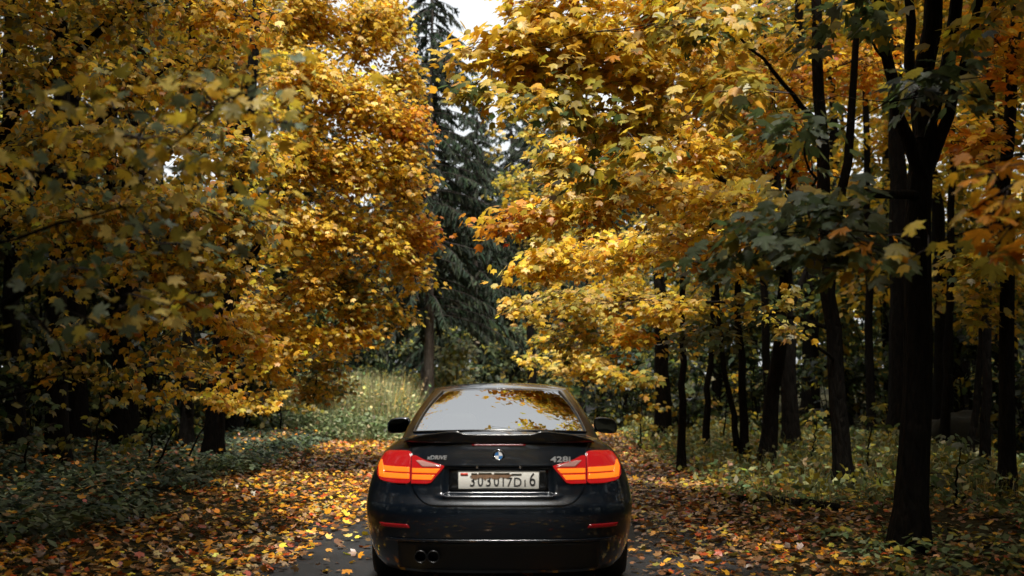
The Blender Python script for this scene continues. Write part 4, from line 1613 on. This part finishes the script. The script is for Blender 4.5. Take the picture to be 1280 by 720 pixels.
place(s2, -3.6, 46, 2.0, 1.25, 'tallest spruce far behind, left of the lane end', None)
place(s2, 0.7, 44, 5.0, 1.0, 'dark spruce straight ahead above the roof of the car', None)
place(s2, 1.9, 49, 4.0, 1.1, 'far spruce right of the lane end', None)
place(s2, -5.2, 58, .5, 1.3, 'farthest spruce in the gap, left of its pair', None)
place(s2, -1.6, 60, 1.9, 1.2, 'farthest spruce in the gap, behind the broad one', None)
place(s2, 2.2, 58, 2.9, 1.3, 'farthest spruce in the gap, right of its pair', None)
place(s2, 0.0, 50, 3.6, 1.2, 'spruce between the broad one and the lane bend', None)
place(s2, -7.5, 39, 1.0, 1.3, 'far spruce behind the golden tree', None)
place(s2, 4.6, 52, 3.0, 1.15, 'spruce farthest along the bend behind the pale foliage', None)

bush = deciduous('bush', 'grey olive bush at the end of the lane under the spruces', 3.3, 1.5, 2600, {'sage': 3, 'dark': 3, 'olive': 1}, base=(-1.6, 36.5, 0), npads=14, bushy=True)
bush['category'] = 'bush'
BG = 'leafless looking grey bushes past the lane end'
place(bush, 0.6, 38, 1.0, 1.0, 'grey green bush standing right behind the roof of the car', None)
place(bush, -4.2, 38.5, 2.2, 0.8, 'low grey bush behind the turquoise post', None)
sb = deciduous('bush', 'low yellow green shrub beside the spruce trunk', 2.3, 0.7, 900, {'sage': 3, 'straw': 2, 'olive': 2}, base=(-1.75, 33, 0), npads=9, bushy=True)
sb['category'] = 'bush'

bgA = deciduous('broadleaf_tree', 'yellow broadleaf tree deep in the wood', 11, 3.0, 5200, {'yel': 3, 'olive': 3, 'gold': 1.5, 'green': 1}, group='yellow trees deep in the wood', base=(8.5, 22.5, 0))
bgB = deciduous('dark_tree', 'green broadleaf tree deep in the wood', 12, 3.2, 5600, {'green': 3, 'dark': 3, 'olive': 1.5}, group='green trees deep in the wood', base=(-8.2, 25, 0))
for o in (bgA, bgB):
    o['category'] = 'tree'
bgC = deciduous('shade_maple', 'added shade maple with a high dense crown', 13, 3.3, 8500, {'yel': 3, 'olive': 3, 'gold': 2, 'green': 1}, group='tall maples roofing the wood', base=(-5.9, 12.2, 0), npads=18, low=0.52)  # high crown shaped to shade the wood, mostly from out of view
bgC['category'] = 'tree'
rr = random.Random(5)
spots = []
for (x, y) in [(10.5, 15), (7.2, 28), (12.5, 20), (6.2, 34), (10.5, 30), (15, 26), (14, 36), (8.6, 40), (19, 31), (19, 20), (13, 11), (17, 14), (24, 25), (22, 40), (12, 47), (5.4, 60), (17, 50), (28, 46), (16.5, 19), (21, 26), (25, 33), (11.5, 38), (18, 43), (24, 50), (32, 40), (33, 52), (13, 33), (27, 20)]:
    spots.append((x, y))
for (x, y) in [(-9.2, 14), (-11, 19.5), (-12.5, 26), (-8.6, 33), (-10.5, 33), (-15, 22), (-14.5, 15), (-16, 32), (-10, 42), (-14, 41), (-20, 27), (-20, 40), (-8.2, 9.5), (-13, 9), (-19, 17), (-7, 52), (-13, 54), (-21, 52), (-1, 60), (-25, 36)]:
    spots.append((x, y))
for i, (x, y) in enumerate(spots):
    yel = (i % 3 != 1) if x > 0 else (i % 3 == 1)
    src = bgA if yel else bgB
    place(src, x + rr.uniform(-.5, .5), y + rr.uniform(-.5, .5), rr.uniform(0, 6.28), rr.uniform(0.85, 1.25), src['label'], src['group'])
# the wood goes on along the lane behind the camera
for i, (x, y) in enumerate([(-6, 1), (-6.5, -4), (-5.6, -9), (-6.2, -15), (6.6, -1), (6.0, -6), (6.4, -11.5), (6.0, -17), (9, 6), (-9.5, 4), (-10.5, -2), (10.5, 1.5), (11, -6), (-11, -9), (-2.5, -24), (2.5, -26), (0, -30)]):
    src = bgB if i % 2 else bgA
    place(src, x, y, rr.uniform(0, 6.28), rr.uniform(0.9, 1.2), src['label'], src['group'])

for i, (x, y) in enumerate([(-6.0, 6.5), (-5.8, 1.5), (-5.6, -4), (-5.8, -9.5), (-8.6, 16.5), (-9.5, 10), (-10, 3.5), (-9.8, -3), (-12.5, 14), (5.9, 9.0), (6.2, 3.8), (5.7, -1.5), (5.8, -7), (5.8, -12.5), (8.6, 14.5), (9.8, 8.5), (10.2, 2.5), (10, -4), (9.5, 18.5), (12.5, 13), (-4.6, 4.6), (4.9, 5.4), (-9.6, 28), (-11.6, 31), (-8.8, 35.5), (-3.4, 1.6), (3.5, 1.4), (-3.2, -3.4), (3.3, -3.8), (-3.0, -8.5), (3.1, -9), (0.3, -12), (-6.8, 20), (7.2, 21), (10.5, 24), (8.5, 29.5), (13.5, 28), (14.5, 20), (16.5, 15), (15, 7), (-15, 8), (-14, 20)]):  # most stand out of frame, added to darken the lane sides and foreground
    place(bgC, x, y, rr.uniform(0, 6.28), rr.uniform(0.95, 1.15), bgC['label'], bgC['group'])
# thickets that close the wood down to the ground
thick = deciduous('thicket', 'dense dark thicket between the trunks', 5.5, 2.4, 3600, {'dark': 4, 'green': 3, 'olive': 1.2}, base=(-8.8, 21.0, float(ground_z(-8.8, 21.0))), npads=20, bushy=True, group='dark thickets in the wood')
thick['category'] = 'thicket'
thy = deciduous('thicket', 'yellow green thicket between the trunks', 5.5, 2.4, 3000, {'olive': 1.5, 'yel': .6, 'green': 4}, base=(9.0, 27.0, float(ground_z(9.0, 27.0))), npads=20, bushy=True, group='yellow green thickets in the wood')
thy['category'] = 'thicket'
for i, (x, y) in enumerate([(-10.5, 12.5), (-12.5, 17), (-11.5, 24.5), (-8.2, 29.5), (-12.0, 30), (-15.5, 27), (-6.6, 35), (-10.5, 38), (-15, 36), (-17, 20), (-16, 13.5), (-9.5, 48), (-15, 47), (-20, 33), (-21, 44), (-3.6, 55), (1, 56), (-26, 28), (-7.2, 24.3), (-10, 27.3), (-7.6, 38.5), (-5.2, 42), (-13, 21), (-9.6, 16.6)]):
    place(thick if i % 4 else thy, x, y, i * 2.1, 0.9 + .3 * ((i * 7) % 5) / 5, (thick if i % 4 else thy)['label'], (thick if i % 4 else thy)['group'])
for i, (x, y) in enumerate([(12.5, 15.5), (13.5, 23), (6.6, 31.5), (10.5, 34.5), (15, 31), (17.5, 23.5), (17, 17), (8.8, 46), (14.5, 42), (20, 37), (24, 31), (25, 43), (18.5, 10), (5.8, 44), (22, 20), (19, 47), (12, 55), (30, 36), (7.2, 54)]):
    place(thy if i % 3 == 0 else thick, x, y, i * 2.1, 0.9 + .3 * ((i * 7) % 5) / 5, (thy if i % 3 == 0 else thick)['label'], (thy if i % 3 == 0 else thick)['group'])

for i, (x, y) in enumerate([(-6.5, 4.2), (-7, -1.5), (-6.6, -6.5), (-6.8, -12), (-5.5, -17), (-8, -22), (-3.5, -22), (0.5, -21), (4.5, -21.5), (8.5, -20), (6.2, -15.5), (7, -10), (6.8, -4.5), (7.2, 1), (7.6, 5.6), (-11, 1), (-11.5, -6), (-11, -14), (11.5, -2), (11.5, -9), (11.5, -15), (11, 8), (-10.5, 7), (15, 2), (15, 10.5), (-15, 3), (-15, 10), (-1.5, -27), (3, -28)]):  # ring round and behind the camera, added to block low sky light
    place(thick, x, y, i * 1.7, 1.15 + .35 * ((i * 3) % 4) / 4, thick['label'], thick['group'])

# the far wood all round, one mass
n = 30000
th = RNG.uniform(0, 2 * PI, n)
rad_ = RNG.uniform(52, 76, n)
P = np.stack([rad_ * np.sin(th), 15 + rad_ * np.cos(th), np.zeros(n)], 1)
hmax = 14 + 3 * np.sin(th * 9) + 2 * np.sin(th * 23 + 1) - 2.5 * ((np.abs(P[:, 0]) < 9) & (P[:, 1] > 0))
P[:, 2] = hmax * RNG.uniform(0, 1, n)
C, _ = pick(n, {'dark': 5, 'green': 2, 'olive': .8})
mb = MB()
add_leaves(mb, P, leaf_rots(n, RNG.uniform(0, 6.28, n), RNG.normal(-.8, .5, n), RNG.normal(0, .6, n)), RNG.uniform(.7, 1.6, n), jitter(C, .25), 'diam')
tag(put('far_wood', mb.mesh('far_wood', M['herb'])), 'dark far off wood closing the view behind all the trees', 'wood', kind='stuff')

# ------------------------------------------------------------------ shrubs and saplings under the trees
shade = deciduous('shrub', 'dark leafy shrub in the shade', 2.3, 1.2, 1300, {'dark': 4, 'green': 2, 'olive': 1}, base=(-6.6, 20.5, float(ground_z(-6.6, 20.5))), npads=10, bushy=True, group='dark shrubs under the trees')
shade['category'] = 'shrub'
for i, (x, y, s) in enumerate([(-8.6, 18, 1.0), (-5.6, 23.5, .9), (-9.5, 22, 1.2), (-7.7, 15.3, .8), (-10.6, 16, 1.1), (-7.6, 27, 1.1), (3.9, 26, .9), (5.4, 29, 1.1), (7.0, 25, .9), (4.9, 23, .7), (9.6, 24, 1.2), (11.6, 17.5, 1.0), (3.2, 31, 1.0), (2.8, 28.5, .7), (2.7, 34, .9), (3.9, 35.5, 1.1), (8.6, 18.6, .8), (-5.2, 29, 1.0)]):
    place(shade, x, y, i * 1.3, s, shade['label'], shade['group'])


def sapling(px, py, h, n, mix, lab, size=0.10, lean=0.1, leaf='maple'):
    b = gp(px, py)
    pads = []
    for k in range(5):
        t = 0.35 + 0.65 * k / 4
        a = RNG.uniform(0, 6.28)
        q = 0.32 * h * (1.1 - t) + 0.08
        pads.append((b + [q * math.cos(a) + lean * t, q * math.sin(a), h * t], (0.22 * h * (1.2 - t) + .08,) * 2 + (0.05 * h,), n // 5, mix))
    return make_tree('sapling', lab, b, [([b, b + [lean * .3, 0, h * .5], b + [lean, 0, h]], 0.012 + 0.006 * h, 0.004)], pads, leaf=leaf, size=size, cat='sapling', group='saplings under the trees', spread=0.06, per=10, flare_base=1.0, pitch=(-0.7, 0.3))


FERN = {'olive': 3, 'green': 2, 'sage': 2}
sapling(118, 605, 1.5, 130, FERN, 'tiered green sapling on the left bank beside the dark trunk')
sapling(182, 600, 1.0, 90, FERN, 'short broad sapling leaning out of the left bank', lean=.25)
sapling(30, 610, 1.1, 70, GRN, 'small green sapling at the far end of the left bank')
sapling(255, 570, 1.6, 90, OLI, 'spindly sapling with few leaves below the golden boughs')
sapling(390, 545, 1.5, 220, OLI, 'bushy sapling by the tall grass at the left of the lane', size=.12)
sapling(350, 552, 1.9, 240, OLI, 'yellowing sapling under the golden boughs next to the tall grass', size=.12)
sapling(1015, 590, 0.9, 70, FERN, 'small green sapling between two maple trunks')
sapling(1085, 600, 1.0, 70, FERN, 'green sapling behind the thick maple')
sapling(1195, 640, 0.8, 60, GRN, 'dark green sapling in front of the mound')
sapling(800, 560, 1.3, 120, OLI, 'yellow green sapling on the right verge of the lane')
sapling(905, 560, 1.4, 120, OLI, 'pale green sapling behind the crossing trunks')

# ------------------------------------------------------------------ tall dry grass
def grass(name, x0, x1, y0, y1, n, h, label, mix):
    x = RNG.uniform(x0, x1, n)
    y = RNG.uniform(y0, y1, n)
    edge = np.clip((x - x0) / 0.5, 0.3, 1) * np.clip((x1 - x) / 0.5, 0.4, 1) * np.clip((y - y0) / 0.8 + .35, 0.35, 1)
    P = np.stack([x, y, ground_z(x, y)], 1)
    S = h * edge * np.clip(RNG.normal(1, .18, n), .5, 1.4)
    tv, tf = T['blade']
    R = leaf_rots(n, RNG.uniform(0, 2 * PI, n), RNG.normal(1.35, 0.16, n), RNG.uniform(-1.5, 1.5, n))
    C, _ = pick(n, mix)
    C = jitter(C, 0.22)
    t2 = tv.copy()
    V = np.einsum('nij,vj->nvi', R, t2 * np.array([0.022, 1, 1])) * S[:, None, None] + P[:, None]
    F = tf[None] + (np.arange(n) * len(tv))[:, None, None]
    mb = MB().add(V.reshape(-1, 3), F.reshape(-1, 3), np.repeat(C, len(tv), 0))
    # seed heads and side leaves
    m = n // 2
    k = RNG.integers(0, n, m)
    top = P[k] + np.einsum('nij,j->ni', R[k], np.array([0, 1.0, 0])) * S[k, None] * RNG.uniform(.5, 1.0, (m, 1))
    add_leaves(mb, top, leaf_rots(m, RNG.uniform(0, 6.28, m), RNG.normal(0.2, .6, m), RNG.normal(0, .6, m)), RNG.uniform(.05, .13, m), C[k] * 1.1, 'diam')
    return tag(put(name, mb.mesh(name, M['grass'])), label, 'grass', kind='stuff')


grass('tall_grass', -5.6, -2.15, 25.6, 33.0, 16000, 1.08, 'tall pale dry grass closing the left of the lane end', {'straw': 4, 'sage': 4, 'pale': 0.8})
grass('short_grass', -6.2, -2.2, 23.6, 26.2, 9000, 0.42, 'short green grass in front of the tall dry grass', {'sage': 4, 'green': 3, 'straw': 1})
grass('verge_grass', 2.4, 7.5, 12, 32, 16000, 0.26, 'thin olive grass on the right forest floor', {'olive': 3, 'sage': 3, 'green': 2, 'straw': 1})

# ------------------------------------------------------------------ herb layer
def herbs(name, label, n, fx, fy, mix, h, size, keep):
    x = fx(n)
    y = fy(n)
    k = keep(x, y)
    x, y = x[k], y[k]
    n = len(x)
    mb = MB()
    hh = h * RNG.uniform(.35, 1.2, n) * (0.75 + 0.35 * np.sin(x * 1.9 + y * 0.8) * np.cos(y * 1.4))
    tint = 1 + RNG.normal(0, .16, (n, 1))
    C0, _ = pick(n, mix)
    gz = ground_z(x, y)
    for q in range(5):
        a = q * 1.257 + RNG.uniform(0, 1.2, n)
        P = np.stack([x + .04 * np.cos(a), y + .04 * np.sin(a), gz + hh * RNG.uniform(.6, 1.0, n)], 1)
        add_leaves(mb, P, leaf_rots(n, a - PI / 2, RNG.normal(-.25, .3, n), RNG.normal(0, .3, n)), size * RNG.uniform(.6, 1.3, n), jitter(C0 * tint, .14), 'diam')
    return tag(put(name, mb.mesh(name, M['herb'])), label, 'plants', kind='stuff')


herbs('ground_cover', 'grey green ground cover plants on the left bank', 11000, lambda n: -3.55 - 9 * RNG.uniform(0, 1, n) ** 1.3, lambda n: 6.5 + 19 * RNG.uniform(0, 1, n) ** 1.1,
      {'teal': 5, 'grey': 3, 'green': 2}, .24, .10, lambda x, y: x < -3.75 + .35 * np.sin(y * 1.3) + .3 * np.sin(y * 2.9) + RNG.normal(0, .22, len(x)))
herbs('forest_floor_plants', 'low green plants between fallen leaves under the right trees', 6500, lambda n: 2.7 + 11 * RNG.uniform(0, 1, n) ** 1.2, lambda n: 6 + 22 * RNG.uniform(0, 1, n),
      {'green': 4, 'olive': 2, 'sage': 2, 'dark': 1}, .17, .085, lambda x, y: (np.sin(x * 1.7 + y) + np.sin(y * 1.2 - x * .8) + RNG.normal(0, .6, len(x))) > -0.5)

# ------------------------------------------------------------------ fallen leaves
def litter(n):
    x = RNG.uniform(-9, 9, n)
    y = 5.5 + 26 * RNG.uniform(0, 1, n)
    xr = x - road_c(y)
    den = np.interp(xr, [-9, -5, -4.2, -3.6, -2.0, -1.75, -1.62, -1.05, -0.9, 0.9, 1.15, 1.9, 3.0, 4.2, 6.5, 9],
                    [.03, .06, .16, .9, 1, .9, .22, .10, .10, .12, .7, .95, .8, .42, .25, .15])
    clear = 1 - np.clip((y - 10.6) / 3.0, 0, 1)
    den2 = np.interp(xr, [-4.2, -3.4, 3.0, 4.5, 9], [.2, 1, 1, .4, .12])
    den = den * clear + np.maximum(den, den2) * (1 - clear)
    patch_ = 0.78 + 0.22 * np.sin(x * 2.1 + 1.3 * np.sin(y * .9)) * np.sin(y * 1.7)
    k = RNG.uniform(0, 1, n) < den * patch_
    # none inside the car's footprint above the ground
    return x[k], y[k]


lx, ly = litter(165000)
n = len(lx)
lz = np.maximum(ground_z(lx, ly), np.where(np.abs(lx - road_c(ly)) < 2.0, 0.014, 0)) + RNG.uniform(0.004, 0.038, n)
P = np.stack([lx, ly, lz], 1)
lz = lz + np.where(lx < -4.0, RNG.uniform(.02, .2, n), 0)
P[:, 2] = lz
R = leaf_rots(n, RNG.uniform(0, 2 * PI, n), RNG.normal(0, .3, n), RNG.normal(0, .32, n))
S = np.clip(RNG.normal(.063, .016, n), .028, .095)
lm_ = {'gold': 1.7, 'org': 3.4, 'tan': 2.6, 'pale': .6, 'brown': 5.0, 'red': 1.4, 'yel': .6}
rm_ = {'brown': 6, 'tan': 2.2, 'org': 1.5, 'gold': .6, 'red': 1.1, 'olive': 1.0, 'pale': .2}
Cl, Il = pick(n, lm_)
Cr, Ir = pick(n, rm_)
right = (lx > 1.0) & (ly < 24)
C = jitter(np.where(right[:, None], Cr, Cl), .22)
I = np.where(right, Ir, Il)
px, py, dep = to_px(P)
under = (np.abs(lx - CAR_X) < 0.95) & (ly > CAR_Y - .05) & (ly < CAR_Y + 4.6)
vis = (px > 5) & (px < 1275) & (py < 715) & (dep > .5) & ~under & ~((px > 455) & (px < 790) & (py > 480))
key = np.where(vis, S / dep, 0)
idx = np.argsort(-key)[:300]
loose = np.zeros(n, bool)
loose[idx] = True
CN = {'gold': 'golden', 'org': 'orange', 'tan': 'pale tan', 'pale': 'pale yellow', 'brown': 'brown', 'red': 'reddish', 'yel': 'yellow', 'olive': 'olive'}
for q in np.nonzero(loose)[0]:
    o = put('fallen_leaf', leaf_object_mesh('maple_hi', int(I[q]), int(q % 3) + 10, M['litter']))
    o.location = tuple(P[q] + [0, 0, 0.012])
    o.rotation_euler = Matrix(R[q].tolist()).to_euler()
    s = float(S[q])
    o.scale = (s, s, s)
    where = 'left of the car' if lx[q] < 0 else 'right of the car'
    cn = CN[PALNAMES[int(I[q])]]
    on = 'asphalt' if abs(lx[q]) < 1.95 else ('forest floor' if lx[q] > 2.9 else 'verge')
    tag(o, f'{cn} fallen maple leaf lying on the {on} {where}', 'leaf', f'{cn} fallen leaves on the {on} {where}')
mb = MB()
k = ~loose
half_ = RNG.uniform(0, 1, n) < .5
add_leaves(mb, P[k & half_], R[k & half_], S[k & half_], C[k & half_], 'maple_flat')
add_leaves(mb, P[k & ~half_], R[k & ~half_], S[k & ~half_], C[k & ~half_], 'maple')
tag(put('leaf_litter', mb.mesh('leaf_litter', M['litter'])), 'thick carpet of fallen yellow and brown maple leaves along the lane', 'leaves', kind='stuff')

# ------------------------------------------------------------------ small things
def blob(w, d, h, rough, seed):
    r2 = np.random.default_rng(seed)
    V, F = rounded_block(w, d, h, 16, 2.2)
    ph = r2.uniform(0, 6.28, 6)
    nrm = V / (np.linalg.norm(V, axis=1, keepdims=True) + 1e-6)
    k = rough * (np.sin(V[:, 0] * 6 + ph[0]) * np.sin(V[:, 1] * 7 + ph[1]) + .6 * np.sin(V[:, 2] * 11 + ph[2]) * np.sin(V[:, 0] * 13 + ph[3]) + .4 * np.sin(V[:, 1] * 19 + ph[4]))
    return V + nrm * k[:, None], F


b = gp(1197, 566)
V, F = blob(1.25, .9, .75, .09, 3)
mb = MB().add(V + np.array([0, 0, -.1]), F)
tag(put('earth_mound', mb.mesh('earth_mound', M['moss'], True), None, tuple(b)), 'dark rounded earth mound low between the right hand trunks', 'mound')
a, c = gp(905, 622), gp(1060, 640)  # added bark tube stands for the dark shadow of a ditch
mb = MB()
pth = stem_path([a + [0, 0, .05], 0.5 * (a + c) + [0, .1, .06], c + [0, 0, .05]], 14, .015)
tube(mb, pth - (a + [0, 0, 0]), np.array([.01, .05, .06, .06, .065, .065, .07, .07, .075, .075, .08, .08, .06, .01]), 9)
tag(put('ditch_shadow_log', mb.mesh('ditch_shadow_log', M['bark'], True), None, tuple(a)), 'dark log standing in for a ditch shadow across the right forest floor', 'log')


def post(px, d, w, h, lab):
    x = at(px, 470, d)[0]
    root = thing('post', lab, 'post', (x, d, 0))
    mb = MB()
    box(mb, -w / 2, w / 2, -w / 2, w / 2, -.1, h)
    bevel(put('shaft', mb.mesh('shaft', M['turq']), root), .01, 2)
    mb = MB()
    box(mb, -w * .62, w * .62, -w * .62, w * .62, h + .002, h + .05)
    bevel(put('cap', mb.mesh('cap', M['turq']), root), .01, 2)


post(513, 44, .16, 1.75, 'wide turquoise painted post beyond the tall grass')
post(486, 44, .07, 1.7, 'thin turquoise painted post beyond the tall grass')
b = np.array([at(663, 470, 34)[0], 34, 0])
make_tree('young_tree', 'lone dark trunk rising straight behind the roof of the car', b, [([b, b + [.05, 0, 1.2], b + [0, 0, 4], b + [0, 0, 7]], .17, .06)], [(b + [.4, 0, 5.5], (1, 1, .6), 500, OLI), (b + [-.2, 0, 7], (1.2, 1.2, .8), 700, OLI)], bark='bark', group=None)
# leaning dead sticks on the left bank
for px, py, dx, h, lab in [(226, 592, .45, .9, 'bare dead stick leaning on the left bank'), (250, 560, -.2, .5, 'short bare stick beside the golden boughs'), (188, 610, .3, .7, 'bare stick under the short broad sapling')]:
    b = gp(px, py)
    mb = MB()
    tube(mb, stem_path([(0, 0, 0), (dx * .5, 0, h * .55), (dx, .05, h)], 8, .01), np.linspace(.02, .007, 8), 6)
    tag(put('stick', mb.mesh('stick', M['bark'], True), None, tuple(b)), lab, 'stick')


# shared labels of the wood say on which side of the lane each stands
for o in list(COL.objects):
    if o.parent is None and o.get('group') in ('dark thickets in the wood', 'yellow green thickets in the wood', 'dark shrubs under the trees', 'tall maples roofing the wood', 'yellow trees deep in the wood', 'green trees deep in the wood'):
        x, y = o.location.x, o.location.y
        if y < 3:
            side = 'by the lane behind the parked car'
        elif abs(x) < 4 and y > 50:
            side = 'past the end of the lane'
        elif x < 0:
            side = "on the golden tree's side of the lane"
        else:
            side = "on the thick maple's side of the lane"
        o['label'] = o['label'] + ' ' + side
        o['group'] = o['group'] + ' ' + side
